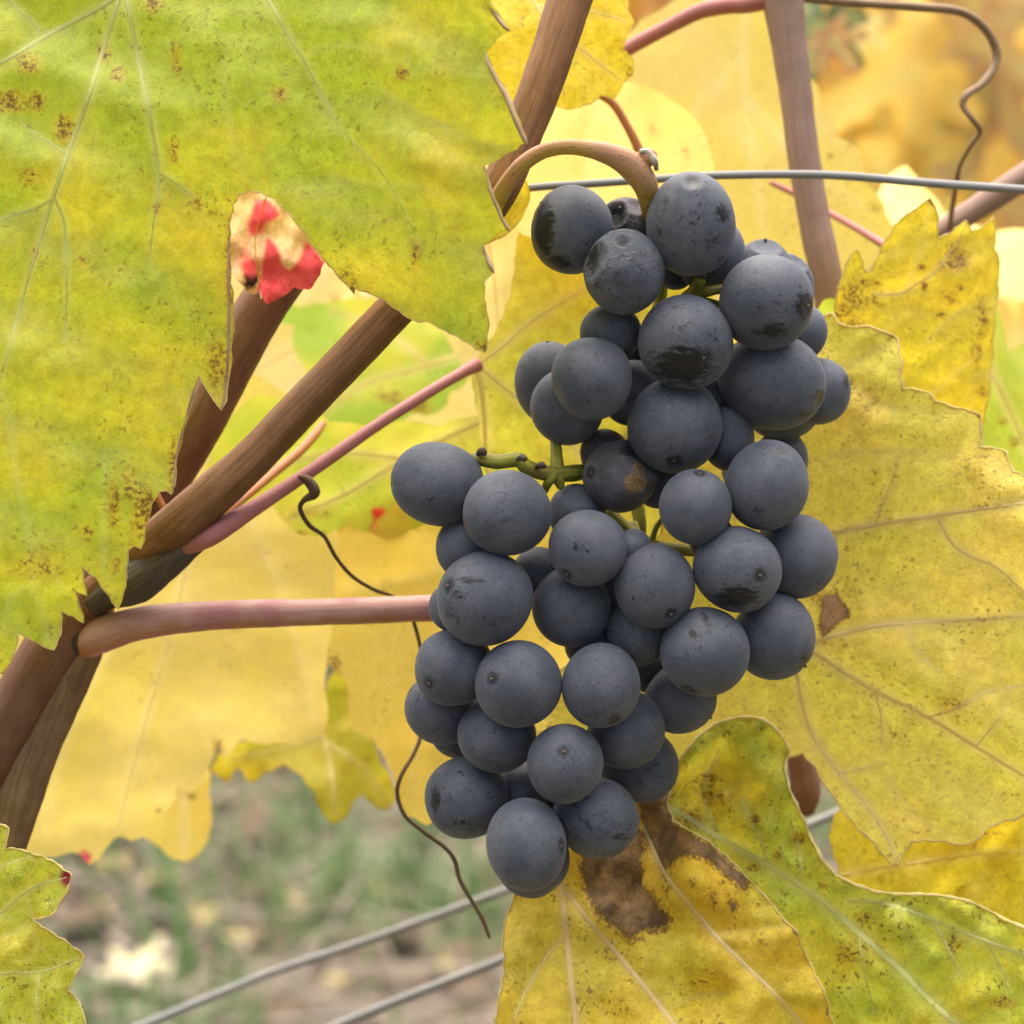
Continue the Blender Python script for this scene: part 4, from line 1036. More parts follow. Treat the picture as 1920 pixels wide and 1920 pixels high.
# blotched upright leaf above it
leaf('vine_leaf', 'three-pointed yellow leaf blotched brown standing above the dusty yellow leaf',
     [(1575, 640), (1566, 600), (1567, 565), (1578, 520), (1590, 488), (1602, 468), (1612, 474), (1618, 498), (1623, 509), (1635, 503), (1645, 484), (1655, 460), (1672, 434), (1688, 412), (1718, 392), (1744, 372), (1750, 384), (1758, 400), (1757, 425), (1759, 446), (1782, 438), (1797, 424), (1812, 414), (1818, 424),
      (1822, 434), (1840, 428), (1862, 408), (1866, 425), (1864, 468), (1872, 480), (1872, 520), (1866, 580), (1860, 640), (1858, 700), (1850, 760), (1830, 830), (1740, 870), (1650, 820), (1600, 740)],
     [(1720, 600, 44), (1600, 480, 40), (1745, 375, 42), (1860, 420, 50), (1855, 700, 52), (1600, 700, 46)], m_upper,
     [[(1640, 552, 2.2), (1690, 550, 2.6), (1715, 535, 2.6), (1750, 512, 2), (1790, 460, 1.4), (1812, 420, 1)], [(1700, 545, 1.6), (1725, 470, 1.4), (1745, 385, 1)], [(1740, 640, 1.6), (1790, 590, 1.4), (1850, 560, 1)], [(1640, 760, 1.6), (1740, 740, 1.4), (1840, 660, 1)]], st_vein_pale, step=7, bulge=.04, jit=1.0, wav=(150, 1.2), seed=33, puck=.4,
     paint=[('blob', 'b', 1795, 485, 26, 30, .62), ('blob', 'b', 1775, 500, 34, 18, .42), ('blob', 'b', 1602, 560, 34, 50, .48), ('blob', 'b', 1590, 580, 30, 30, .52), ('blob', 'b', 1635, 535, 28, 14, .48), ('blob', 'b', 1640, 565, 12, 9, .6), ('blob', 'b', 1727, 503, 12, 9, .55), ('blob', 'b', 1733, 535, 6, 14, .85), ('blob', 'b', 1780, 560, 30, 26, .42),
            ('blob', 'b', 1764, 592, 10, 8, .62), ('blob', 'b', 1800, 540, 12, 8, .5), ('blob', 'b', 1745, 376, 8, 9, .9), ('blob', 'b', 1845, 600, 14, 50, .40), ('blob', 'b', 1840, 735, 12, 10, .6), ('blob', 'b', 1600, 605, 40, 14, .44), ('blob', 'b', 1830, 660, 16, 50, .36)],
     margin=1.3, margin_mat=st_rim)
# folded green-yellow leaf, lower right
leaf('vine_leaf', 'folded green and yellow leaf with a smooth curved rim, lower right under the bunch',
     [(1262, 1442), (1285, 1410), (1310, 1380), (1345, 1356), (1385, 1345), (1420, 1346), (1448, 1360), (1470, 1388), (1480, 1405), (1474, 1425), (1472, 1445), (1480, 1480), (1500, 1525), (1520, 1570), (1540, 1610), (1565, 1640), (1600, 1658), (1640, 1672), (1680, 1677), (1720, 1677), (1770, 1680), (1815, 1690), (1850, 1706),
      (1885, 1725), (1930, 1745), (2010, 1790), (2120, 1900), (2100, 2050), (1950, 2150), (1800, 2130), (1650, 2150), (1560, 2050), (1480, 1950), (1420, 1800), (1340, 1680), (1290, 1600), (1258, 1545), (1250, 1500)],
     [(1260, 1500, 24), (1400, 1350, 22), (1470, 1430, 20), (1400, 1600, 24), (1555, 1700, 20), (1640, 1660, 16), (1850, 1710, 12), (1800, 1930, 12), (1560, 2000, 24)], m_fold,
     [[(1252, 1512, 5), (1280, 1527, 6), (1320, 1552, 6), (1380, 1588, 6.5), (1440, 1622, 6.5), (1500, 1660, 6.5), (1555, 1700, 6.5), (1610, 1748, 6.5), (1680, 1810, 6), (1760, 1890, 6), (1840, 1960, 5), (1950, 2050, 4)], [(1590, 1690, 3), (1650, 1692, 4), (1720, 1712, 4), (1780, 1738, 4), (1850, 1765, 4), (1930, 1795, 3), (2040, 1850, 2)],
      [(1750, 1727, 2.4), (1775, 1770, 2.2), (1800, 1830, 1.6)], [(1440, 1622, 2.2), (1420, 1560, 2), (1390, 1500, 1.4)], [(1500, 1660, 2), (1500, 1600, 1.8), (1480, 1530, 1.2)], [(1340, 1562, 2), (1320, 1480, 1.8), (1350, 1400, 1.2)], [(1680, 1690, 1.8), (1690, 1730, 1.6), (1720, 1790, 1.2)], [(1850, 1765, 2), (1880, 1820, 1.6), (1900, 1880, 1.2)], [(1610, 1748, 2), (1620, 1820, 1.6), (1640, 1900, 1.2)]],
     st_vein_lime, step=9, bulge=.02, jit=.4, wav=(110, 1.5), seed=43, puck=.8,
     paint=[('blob', 'g', 1430, 1620, 70, 60, 0.35), ('blob', 'g', 1560, 1690, 130, 50, 0.42), ('blob', 'g', 1800, 1840, 200, 110, 0.42), ('blob', 'g', 1400, 1420, 60, 50, 0.24), ('blob', 'g', 1460, 1500, 30, 60, 0.17), ('blob', 'g', 1350, 1500, 90, 60, -0.56), ('blob', 'g', 1640, 1780, 60, 60, -0.42),
            ('blob', 'b', 1418, 1535, 14, 8, .7), ('blob', 'b', 1290, 1535, 28, 20, .52), ('blob', 'b', 1415, 1625, 16, 12, .62), ('blob', 'b', 1500, 1570, 26, 14, .48), ('blob', 'b', 1458, 1605, 10, 12, .55), ('blob', 'b', 1590, 1790, 34, 30, .48), ('blob', 'b', 1620, 1720, 26, 14, .5), ('blob', 'b', 1880, 1723, 14, 8, .75), ('blob', 'b', 1790, 1770, 22, 24, .46),
            ('blob', 'b', 1880, 1880, 34, 16, .5), ('blob', 'b', 1340, 1490, 60, 30, .36), ('blob', 'b', 1445, 1400, 10, 14, .5), ('blob', 'b', 1330, 1460, 40, 20, .40), ('blob', 'b', 1540, 1660, 14, 8, .5)],
     margin=3.2, margin_mat=st_vein_pale)
# golden leaf with dead brown patch, bottom
leaf('vine_leaf', 'golden leaf with a large dead brown patch under the tip of the bunch',
     [(1010, 1560), (985, 1620), (968, 1670), (958, 1700), (946, 1738), (943, 1768), (946, 1800), (944, 1830), (938, 1860), (932, 1900), (926, 1960), (900, 2040), (960, 2120), (1050, 2150), (1150, 2250), (1260, 2180), (1400, 2200), (1480, 2100), (1560, 2060), (1572, 1960), (1556, 1903), (1548, 1868), (1530, 1832), (1512, 1795), (1500, 1772), (1497, 1753), (1490, 1742),
      (1472, 1728), (1455, 1705), (1440, 1688), (1420, 1668), (1400, 1645), (1370, 1615), (1345, 1592), (1318, 1572), (1290, 1556), (1262, 1540), (1250, 1505), (1262, 1470), (1245, 1445), (1200, 1420), (1130, 1430), (1060, 1500)],
     [(1060, 1690, 22), (960, 1750, 18), (935, 1900, 8), (1250, 1900, 6), (1500, 1760, 8), (1555, 1900, 6), (1340, 1600, 12), (1235, 1640, 17), (1200, 1480, 26), (1300, 1620, 9)], m_lower,
     [[(1050, 1640, 5), (1056, 1690, 6.5), (1062, 1750, 6.5), (1070, 1830, 6.5), (1080, 1920, 6), (1092, 2040, 5)], [(1062, 1670, 5), (1100, 1722, 5), (1150, 1780, 5.5), (1200, 1840, 5), (1245, 1895, 5), (1300, 1970, 4)], [(1205, 1545, 3), (1228, 1600, 4), (1248, 1640, 4.5), (1285, 1688, 4.5), (1340, 1752, 4.5), (1400, 1812, 4), (1450, 1860, 3.5), (1520, 1940, 2.5)],
      [(1062, 1750, 2.4), (1020, 1800, 2.4), (985, 1860, 2.2), (955, 1930, 1.6)], [(1150, 1780, 1.8), (1158, 1720, 1.6), (1185, 1660, 1.2)], [(1120, 1745, 1.6), (1112, 1680, 1.4), (1125, 1620, 1)], [(1245, 1895, 1.6), (1300, 1870, 1.4), (1360, 1860, 1)], [(1340, 1752, 1.8), (1400, 1745, 1.5), (1470, 1735, 1)], [(1070, 1830, 1.6), (1120, 1880, 1.4), (1150, 1940, 1)]],
     st_vein_tan, step=7, bulge=.04, jit=.9, wav=(170, 1.3), seed=53, puck=.7,
     paint=[('poly', 'b', [(1080, 1560), (1180, 1530), (1205, 1560), (1205, 1620), (1222, 1680), (1258, 1722), (1242, 1740), (1208, 1742), (1182, 1762), (1150, 1740), (1120, 1712), (1102, 1680), (1092, 1640)], 20, 1.15), ('poly', 'b', [(1190, 1440), (1250, 1440), (1262, 1500), (1262, 1545), (1325, 1580), (1370, 1618), (1407, 1655), (1392, 1668), (1372, 1650), (1335, 1618), (1300, 1602), (1270, 1608), (1245, 1635), (1222, 1600), (1200, 1540)], 14, 1.15),
            ('blob', 'b', 1375, 1700, 12, 18, .75), ('blob', 'b', 1338, 1690, 9, 16, .66), ('blob', 'b', 1212, 1650, 10, 20, -.6), ('blob', 'b', 1225, 1610, 8, 26, -.5), ('blob', 'b', 1298, 1655, 8, 16, .55), ('blob', 'b', 1493, 1745, 8, 8, .8), ('blob', 'b', 1555, 1898, 7, 8, .8), ('blob', 'b', 1250, 1660, 14, 60, .36), ('blob', 'b', 1090, 1600, 20, 60, .4), ('blob', 'b', 1420, 1760, 60, 60, .24),
            ('blob', 'g', 1010, 1800, 90, 120, .6), ('blob', 'g', 1280, 1790, 60, 50, .5), ('blob', 'g', 1300, 1650, 30, 40, .4)],
     margin=2.0, margin_mat=st_rim, curl=[(1300, 1640, 60, -5), (1250, 1560, 40, 3)])
leaf('vine_leaf', 'plain bright yellow leaf behind the folded leaf at the lower right edge',
     [(1560, 1545), (1556, 1580), (1570, 1620), (1580, 1660), (1640, 1720), (1750, 1760), (1900, 1800), (2050, 1780), (2100, 1640), (2000, 1540), (1930, 1520), (1880, 1500), (1780, 1480), (1680, 1500), (1600, 1500), (1570, 1520)],
     [(1700, 1620, 48), (1570, 1560, 54), (1900, 1560, 46), (1900, 1720, 44)], m_flat, [[(1575, 1640, 3), (1700, 1620, 3), (1850, 1600, 2.5), (2000, 1600, 2)]], st_vein_pale, step=12, wav=(140, 1.8), seed=63, paint=[('blob', 'b', 1850, 1565, 46, 14, .42), ('blob', 'b', 1830, 1590, 20, 14, .4)])

# leaves behind, left to right
leaf('vine_leaf', 'yellow-green leaf behind the bunch whose base meets the slim rose stalk',
     [(893, 682), (905, 655), (925, 630), (945, 590), (958, 548), (966, 500), (968, 450), (982, 420), (1000, 390), (1040, 372), (1120, 380), (1200, 400), (1280, 480), (1340, 560), (1400, 640), (1430, 780), (1400, 900), (1340, 1020), (1290, 1090), (1200, 1100), (1120, 1040), (1040, 1000), (960, 960), (918, 905), (906, 850), (900, 790), (890, 740), (884, 700)],
     [(895, 682, 52), (970, 450, 60), (1200, 420, 66), (1380, 700, 66), (1200, 1050, 66), (915, 900, 56)], m_mid, [[(893, 686, 7), (903, 730, 6), (909, 800, 5), (912, 870, 4), (925, 915, 3)], [(895, 684, 4), (940, 650, 3.4), (1000, 600, 3), (1100, 540, 2)], [(897, 686, 4), (950, 730, 3.4), (1020, 790, 3), (1150, 900, 2)]],
     st_vein_pale, step=13, wav=(200, 1.5), seed=73, paint=[('blob', 'g', 1000, 720, 90, 120, .9), ('blob', 'g', 960, 860, 60, 90, 1.0), ('blob', 'b', 1180, 830, 40, 40, .45)])
leaf('vine_leaf', 'small yellow leaf edge between the arched stalk and the big front leaf',
     [(760, 340), (860, 320), (930, 322), (982, 333), (992, 350), (994, 372), (985, 395), (975, 415), (962, 430), (930, 450), (860, 470), (780, 430)], [(930, 380, 22), (780, 380, 26), (985, 360, 20)], m_flat, [[(800, 390, 3), (900, 385, 2), (980, 370, 1.2)]], st_vein_pale, step=10, seed=83)
leaf('vine_leaf', 'tall yellow leaf at the top behind the diagonal cane',
     [(900, -120), (1000, -170), (1120, -150), (1190, -80), (1182, -30), (1180, -2), (1178, 18), (1190, 42), (1176, 66), (1170, 92), (1188, 112), (1187, 140), (1168, 158), (1152, 186), (1128, 180), (1108, 196), (1062, 206), (1040, 200), (1010, 212), (960, 214), (920, 190), (880, 100), (870, -20)],
     [(1060, 60, 34), (1180, 20, 36), (1060, 200, 34), (900, 0, 40)], m_flat, [[(960, -60, 4), (1030, 40, 3), (1100, 100, 2.4), (1165, 150, 1.4)], [(1010, 10, 2.6), (1100, 20, 2.2), (1175, 40, 1.4)], [(1030, 40, 2.4), (1050, 120, 2), (1058, 195, 1.2)]], st_vein_pale, step=11, bulge=.03, wav=(160, 1.4), seed=93,
     paint=[('blob', 'b', 1170, 90, 20, 16, .36), ('blob', 'b', 1182, 138, 8, 14, .6), ('blob', 'b', 1070, 30, 40, 12, .34)])
leaf('vine_leaf', 'amber leaf behind the arched bunch stalk',
     [(900, 190), (1000, 150), (1120, 150), (1230, 170), (1310, 230), (1340, 320), (1310, 420), (1220, 470), (1100, 470), (980, 440), (920, 340)], [(1100, 300, 78), (920, 250, 84), (1320, 300, 82)], m_amber, [[(1120, 160, 5), (1110, 260, 4), (1100, 380, 3), (1080, 460, 2)], [(1115, 200, 3), (1200, 280, 3), (1300, 330, 2)]], st_vein_pale, step=16, seed=103, vs=.36,
     paint=[('blob', 'b', 1225, 240, 16, 26, .4), ('blob', 'b', 1285, 290, 10, 26, .44), ('blob', 'g', 1080, 250, 80, 40, .7)])
leaf('vine_leaf', 'cream-yellow leaf strip between the front leaf tip and the grapes',
     [(820, 330), (900, 300), (990, 330), (1020, 420), (1040, 520), (1010, 640), (960, 740), (900, 720), (840, 640), (800, 480)], [(930, 520, 96), (820, 400, 100), (1020, 450, 94)], m_cream, [[(880, 330, 4), (920, 480, 3), (940, 680, 2)]], st_vein_pale, step=16, seed=113)
leaf('vine_leaf', 'huge pale yellow leaf hanging blurred in the gap left of the bunch',
     [(48, 1600), (62, 1614), (80, 1610), (108, 1606), (135, 1598), (152, 1602), (168, 1622), (184, 1612), (196, 1592), (214, 1572), (228, 1568), (246, 1577), (262, 1572), (280, 1552), (305, 1536), (322, 1505), (340, 1486), (362, 1486), (378, 1468), (386, 1446), (396, 1430), (409, 1396), (420, 1420), (440, 1402), (452, 1386), (490, 1396), (530, 1394), (570, 1384), (606, 1376),
      (615, 1340), (608, 1290), (612, 1240), (690, 1180), (705, 1120), (700, 1060), (690, 1000), (660, 950), (640, 900), (620, 830), (560, 760), (480, 700), (420, 640), (330, 620), (200, 640), (100, 760), (-20, 900), (-60, 1100), (-60, 1300), (-20, 1480), (20, 1540)],
     [(250, 1200, 92), (50, 1600, 88), (400, 1400, 96), (620, 1200, 98), (400, 700, 100), (-40, 1100, 92)], m_pale, [[(420, 680, 6), (380, 900, 5), (330, 1150, 4.5), (260, 1400, 4), (220, 1560, 2)], [(390, 850, 4), (500, 1040, 3.6), (560, 1220, 3), (590, 1360, 2)], [(360, 1000, 4), (230, 1180, 3.4), (120, 1400, 3), (80, 1590, 2)], [(400, 760, 4), (250, 860, 3), (80, 1060, 2)]],
     st_vein_pale, step=14, bulge=.02, jit=1.5, wav=(300, .9), seed=123, vs=.36, paint=[('blob', 'r', 160, 1610, 13, 20, .9), ('blob', 'b', 345, 1492, 16, 9, .5), ('blob', 'b', 300, 1518, 8, 8, .45), ('blob', 'b', 408, 1400, 10, 22, .7), ('blob', 'g', 140, 1400, 90, 200, .6)])
leaf('vine_leaf', 'warm yellow leaf hanging blurred close to the left side of the grapes',
     [(640, 965), (700, 930), (800, 900), (950, 930), (1040, 1010), (1090, 1120), (1090, 1250), (1100, 1400), (1010, 1450), (920, 1490), (870, 1540), (838, 1500), (815, 1540), (800, 1548), (778, 1534), (755, 1520), (745, 1480), (735, 1445), (715, 1410), (700, 1385), (665, 1372), (655, 1330), (650, 1280), (630, 1262), (612, 1240), (622, 1180), (628, 1120), (634, 1040)],
     [(800, 1200, 72), (640, 1000, 80), (800, 1540, 70), (1080, 1250, 74), (620, 1240, 80)], m_amber, [[(960, 940, 6), (880, 1080, 5), (800, 1260, 4), (770, 1500, 2)], [(900, 1050, 4), (780, 1080, 3), (650, 1110, 2)], [(880, 1090, 4), (930, 1280, 3), (900, 1480, 2)]], st_vein_pale, step=13, bulge=.03, jit=1.3, wav=(260, .9), seed=133, vs=.36,
     paint=[('blob', 'b', 625, 1255, 16, 40, .5), ('blob', 'g', 632, 1300, 22, 90, .9), ('blob', 'b', 1045, 1350, 16, 16, -.3)])
leaf('vine_leaf', 'blurred golden three-lobed leaf low over the ground left of the grapes',
     [(395, 1440), (415, 1408), (445, 1392), (490, 1385), (540, 1372), (600, 1340), (618, 1270), (640, 1250), (655, 1330), (680, 1352), (702, 1388), (715, 1430), (736, 1466), (742, 1498), (728, 1520), (704, 1515), (680, 1490), (664, 1500), (650, 1534), (626, 1546), (604, 1525), (588, 1485), (562, 1452), (532, 1434), (520, 1440), (494, 1450), (472, 1470), (446, 1440), (425, 1470)],
     [(580, 1420, 140), (410, 1420, 142), (735, 1490, 136), (630, 1270, 142)], m_gold2, [[(600, 1360, 5), (620, 1440, 4), (628, 1530, 2)], [(610, 1390, 4), (680, 1440, 3), (725, 1505, 2)], [(605, 1380, 4), (520, 1405, 3), (430, 1425, 2)]], st_vein_pale, step=11, bulge=.05, seed=143,
     paint=[('blob', 'g', 650, 1395, 60, 30, .9), ('blob', 'g', 630, 1320, 20, 60, .8), ('blob', 'b', 690, 1420, 24, 10, .36), ('blob', 'b', 545, 1390, 10, 10, .5)])
leaf('vine_leaf', 'blurred golden rounded leaf lobe peeking below the huge pale leaf',
     [(262, 1560), (290, 1520), (300, 1440), (350, 1400), (392, 1440), (392, 1490), (398, 1530), (390, 1575), (372, 1602), (345, 1616), (318, 1606), (300, 1588), (285, 1578)], [(340, 1540, 146), (300, 1440, 150), (390, 1580, 142)], m_amber, [[(345, 1430, 4), (345, 1520, 3), (345, 1600, 2)]], st_vein_pale, step=10, seed=153, paint=[('blob', 'b', 355, 1492, 20, 9, .5)])
leaf('vine_leaf', 'lime-yellow leaf with a small red fleck behind the slim rose stalk',
     [(380, 920), (420, 800), (480, 740), (560, 760), (620, 790), (690, 800), (760, 790), (820, 800), (900, 780), (950, 850), (930, 930), (860, 960), (790, 985), (730, 1006), (690, 998), (650, 985), (615, 1002), (570, 1004), (530, 975), (505, 935), (450, 950)],
     [(680, 880, 76), (400, 900, 84), (900, 850, 74), (650, 990, 78)], m_lime, [[(900, 790, 5), (760, 860, 4), (640, 930, 3), (540, 970, 2)], [(800, 840, 3), (760, 930, 2.4), (730, 1000, 1.6)], [(760, 860, 3), (620, 850, 2.4), (450, 890, 1.8)]], st_vein_pale, step=11, wav=(200, .9), seed=163,
     paint=[('blob', 'r', 708, 962, 15, 12, 1.0), ('blob', 'r', 703, 990, 8, 20, .8), ('blob', 'g', 620, 860, 120, 60, .25), ('blob', 'b', 570, 960, 60, 16, .36), ('blob', 'b', 570, 1000, 50, 8, .4)])
leaf('vine_leaf', 'soft green blurred leaf framed between the diagonal cane and the rose stalk',
     [(500, 560), (560, 575), (610, 570), (690, 560), (760, 575), (830, 600), (872, 640), (890, 680), (872, 720), (845, 735), (832, 765), (800, 780), (775, 775), (755, 790), (700, 802), (650, 806), (610, 796), (580, 770), (590, 720), (565, 680), (548, 640), (552, 610), (520, 600)],
     [(700, 680, 128), (520, 590, 134), (880, 680, 124)], m_green, [[(880, 660, 4), (780, 690, 3.4), (680, 720, 3), (600, 780, 2)], [(800, 680, 3), (720, 620, 2.4), (620, 580, 1.8)]], st_vein_pale, step=12, wav=(200, .9), seed=173,
     paint=[('blob', 'g', 700, 800, 110, 40, 1.0), ('blob', 'g', 580, 600, 60, 40, .9), ('blob', 'g', 850, 660, 50, 40, .9), ('blob', 'g', 760, 650, 60, 40, .3), ('blob', 'b', 735, 745, 32, 14, .6), ('blob', 'b', 790, 765, 22, 20, .58), ('blob', 'b', 650, 745, 20, 10, .4), ('blob', 'g', 720, 730, 40, 40, -.6)])
leaf('vine_leaf', 'broad cream-yellow blurred leaf behind the soft green leaf',
     [(360, 520), (480, 460), (640, 440), (800, 480), (920, 560), (980, 680), (960, 800), (900, 880), (760, 900), (620, 860), (500, 820), (400, 720)], [(660, 660, 170), (380, 560, 176), (960, 700, 166)], m_cream, [[(660, 450, 6), (680, 660, 5), (700, 880, 3)], [(670, 560, 4), (800, 680, 3), (930, 780, 2)], [(670, 560, 4), (540, 660, 3), (430, 720, 2)]], st_vein_pale, step=18, seed=183,
     paint=[('blob', 'b', 630, 560, 14, 16, .5)])
leaf('vine_leaf', 'cream leaf tip blotched red and black in the notch of the big front leaf',
     [(432, 505), (440, 515), (455, 536), (470, 552), (488, 544), (492, 556), (500, 570), (522, 560), (545, 545), (552, 538), (560, 542), (582, 542), (590, 530), (604, 500), (620, 470), (640, 400), (600, 330), (520, 290), (430, 300), (390, 360), (395, 440), (415, 490)],
     [(500, 440, 20), (450, 540, 22), (590, 520, 20), (500, 300, 14)], m_redl, [[(520, 300, 3), (490, 400, 2.4), (478, 460, 2), (490, 560, 1.2)], [(486, 440, 1.8), (540, 480, 1.4), (590, 520, 1)]], st_vein_pale, step=6, bulge=.06, jit=.8, wav=(90, 1), seed=193,
     paint=[('poly', 'r', [(478, 376), (505, 378), (524, 402), (502, 418), (488, 436), (468, 446), (466, 420)], 12, .85), ('poly', 'r', [(576, 458), (612, 500), (592, 548), (552, 552), (500, 580), (484, 548), (492, 500), (503, 450), (520, 466), (530, 500), (545, 508), (564, 488)], 11, 1.1), ('poly', 'r', [(430, 450), (470, 438), (492, 470), (480, 512), (436, 512)], 22, .42), ('blob', 'r', 470, 500, 26, 22, .8), ('blob', 'b', 472, 518, 16, 28, 1.1)])
leaf('vine_leaf', 'pale lemon leaf spread blurred behind the upright mauve cane',
     [(1130, 120), (1180, 60), (1250, 10), (1340, -40), (1430, -60), (1480, 20), (1500, 100), (1512, 118), (1516, 142), (1532, 160), (1540, 185), (1538, 205), (1556, 214), (1566, 232), (1568, 255), (1588, 264), (1610, 280), (1618, 310), (1622, 345), (1645, 365), (1660, 400), (1680, 440), (1660, 520), (1600, 600), (1540, 640), (1440, 680), (1340, 640), (1250, 560), (1190, 440), (1150, 300)],
     [(1400, 300, 104), (1180, 150, 110), (1450, 0, 108), (1650, 420, 98), (1300, 600, 100)], m_pale, [[(1400, -40, 5), (1395, 150, 4.4), (1420, 350, 4), (1460, 620, 2)], [(1395, 100, 4), (1300, 210, 3), (1190, 330, 2)], [(1398, 180, 4), (1500, 300, 3), (1630, 400, 2)]], st_vein_pale, step=15, bulge=.04, jit=1.4, wav=(300, .9), seed=203, vs=.36,
     paint=[('blob', 'g', 1420, 80, 60, 80, .7), ('blob', 'b', 1560, 290, 12, 10, .36), ('blob', 'b', 1640, 390, 24, 14, .4)])
leaf('vine_leaf', 'blurred lime-green leaf at the right edge between the two yellow leaves',
     [(1780, 560), (1850, 540), (1880, 600), (1890, 660), (1930, 640), (2020, 700), (2060, 820), (2010, 950), (1920, 960), (1860, 930), (1800, 860), (1760, 720)], [(1900, 760, 88), (1780, 600, 92), (2040, 800, 84)], m_lime, [[(1800, 600, 5), (1870, 720, 4), (1950, 900, 2)]], st_vein_pale, step=13, seed=213, paint=[('blob', 'g', 1880, 720, 50, 100, .9), ('blob', 'b', 1880, 790, 12, 10, .6), ('blob', 'b', 1900, 830, 12, 12, .55)])
leaf('vine_leaf', 'small lime leaf scrap above the rim of the dusty yellow leaf',
     [(1525, 640), (1530, 590), (1545, 562), (1565, 560), (1580, 590), (1600, 640), (1570, 690)], [(1560, 620, 52), (1530, 650, 54), (1590, 650, 52)], m_lime, (), None, step=9, seed=223, paint=[('blob', 'g', 1560, 600, 60, 60, 1.0)])
leaf('vine_leaf', 'bleached cream leaf behind the points of the blotched leaf',
     [(1630, 420), (1665, 330), (1700, 310), (1730, 350), (1770, 400), (1800, 405), (1850, 440), (1930, 430), (1990, 480), (1980, 560), (1900, 560), (1820, 540), (1720, 520)], [(1740, 440, 190), (1650, 380, 180), (1960, 500, 200)], m_cream, (), None, step=14, seed=233)

# ------------------------------------------------------------------ the next vine row, out of focus


def vine_outline(seed):
    r = np.random.default_rng(seed)
    lob = [(0, 1.0, .40), (.98, .86, .36), (-.98, .86, .36), (1.95, .66, .40), (-1.95, .66, .40)]
    out = []
    N = 72
    for i in range(N):
        a = -math.pi + 2 * math.pi * (i + .5) / N
        rr = .40
        for (l, h, w) in lob: rr = max(rr, h * math.exp(-((a - l) / w) ** 2 * .75))
        rr *= 1 + (.07 if i % 3 == 0 else -.03) + r.normal() * .02
        if abs(a) > 2.75: rr *= max(.12, 1 - (abs(a) - 2.75) * 2.4)
        out.append((math.sin(a) * rr, -math.cos(a) * rr))
    return out


def far_blade_mesh(seed):
    o = vine_outline(seed)
    r = np.random.default_rng(seed)
    pts = np.array(o)
    gx, gy = np.meshgrid(np.linspace(-1, 1, 15), np.linspace(-1, 1, 15))
    g = np.stack([gx.ravel(), gy.ravel()], -1)
    g = g[inside(g, pts)]
    d, _ = seg_dist(g, np.c_[pts, np.roll(pts, -1, 0)])
    g = g[d > .06]
    res = delaunay_2d_cdt([Vector(p) for p in np.vstack([pts, g])], [], [list(range(len(pts)))], 1, 1e-5)
    xy = np.array([tuple(p) for p in res[0]])
    f1, f2 = waves(seed, 1.6, .12), waves(seed + 3, .6, .03)
    z = f1(xy[:, 0], xy[:, 1]) + f2(xy[:, 0], xy[:, 1]) - .16 * (xy ** 2).sum(1)
    me = bpy.data.meshes.new('blade')
    S = .062
    me.from_pydata([(x * S, y * S, q * S) for (x, y), q in zip(xy, z)], [], [tuple(q) for q in res[2]])
    me.polygons.foreach_set('use_smooth', [True] * len(me.polygons))
    e, _ = seg_dist(xy, np.c_[pts, np.roll(pts, -1, 0)])
    attr(me, 'edge', 'FLOAT', e * 700)
    va = np.zeros(len(xy))
    for a in (0, .98, -.98, 1.95, -1.95):
        dd, _ = seg_dist(xy, [(0, 0, math.sin(a) * .8, -math.cos(a) * .8)])
        va = np.maximum(va, np.exp(-(dd / .05) ** 2))
    attr(me, 'vein', 'FLOAT', va)
    attr(me, 'paint', 'FLOAT_COLOR', np.tile([0, 0, 0, 1.0], (len(xy), 1)))
    return me


FAR = [far_blade_mesh(s) for s in (1, 2, 3, 4)]
m_far = {
    'orange': leaf_mat('far_orange_leaf', (.84, .47, .11), (.84, .54, .12), spot=.3, net=.05, trans=.55, speck=.1, brown=(.3, .14, .05)),
    'yellow': leaf_mat('far_yellow_leaf', (.84, .60, .12), (.84, .56, .12), spot=.3, net=.05, trans=.6, speck=.1, brown=(.3, .14, .05)),
    'olive': leaf_mat('far_olive_leaf', (.60, .44, .05), (.42, .40, .05), spot=.3, net=.05, trans=.5, speck=.1),
    'buff': leaf_mat('far_buff_leaf', (.62, .40, .17), (.55, .33, .13), spot=.3, net=.05, trans=.45, speck=.1),
}
far_lab = {'orange': 'out-of-focus orange leaf of the vine row beyond the wires', 'yellow': 'out-of-focus clear yellow leaf of the vine row beyond the wires',
           'olive': 'out-of-focus olive leaf of the vine row beyond the wires', 'buff': 'out-of-focus buff withered leaf of the vine row beyond the wires'}


def far_leaf(i, kind, pos, size=1.0, name='vine_leaf', label=None, group='leaves of the vine row beyond', quat=None):
    e = link(bpy.data.objects.new(name, None))
    e.empty_display_size = .01
    e.location = pos
    e.rotation_mode = 'QUATERNION'
    e.rotation_quaternion = quat or (Quaternion((1, 0, 0), math.radians(90 + random.gauss(0, 22))) @ Quaternion((0, 1, 0), random.gauss(0, .5)) @ Quaternion((0, 0, 1), random.gauss(0, .8)))
    e.scale = (size,) * 3
    e['label'] = label or far_lab[kind]
    e['category'] = 'leaf'
    if group: e['group'] = group
    b = link(bpy.data.objects.new('blade', FAR[i % 4]))
    b.parent = e
    if not FAR[i % 4].materials: FAR[i % 4].materials.append(None)
    b.material_slots[0].link = 'OBJECT'
    b.material_slots[0].material = m_far[kind] if isinstance(kind, str) else kind
    return e


def W(px, py, dist):                              # a point of the world seen in that direction, at that distance
    return CM @ Vector(P(px, py, (dist - D0) * 1000))


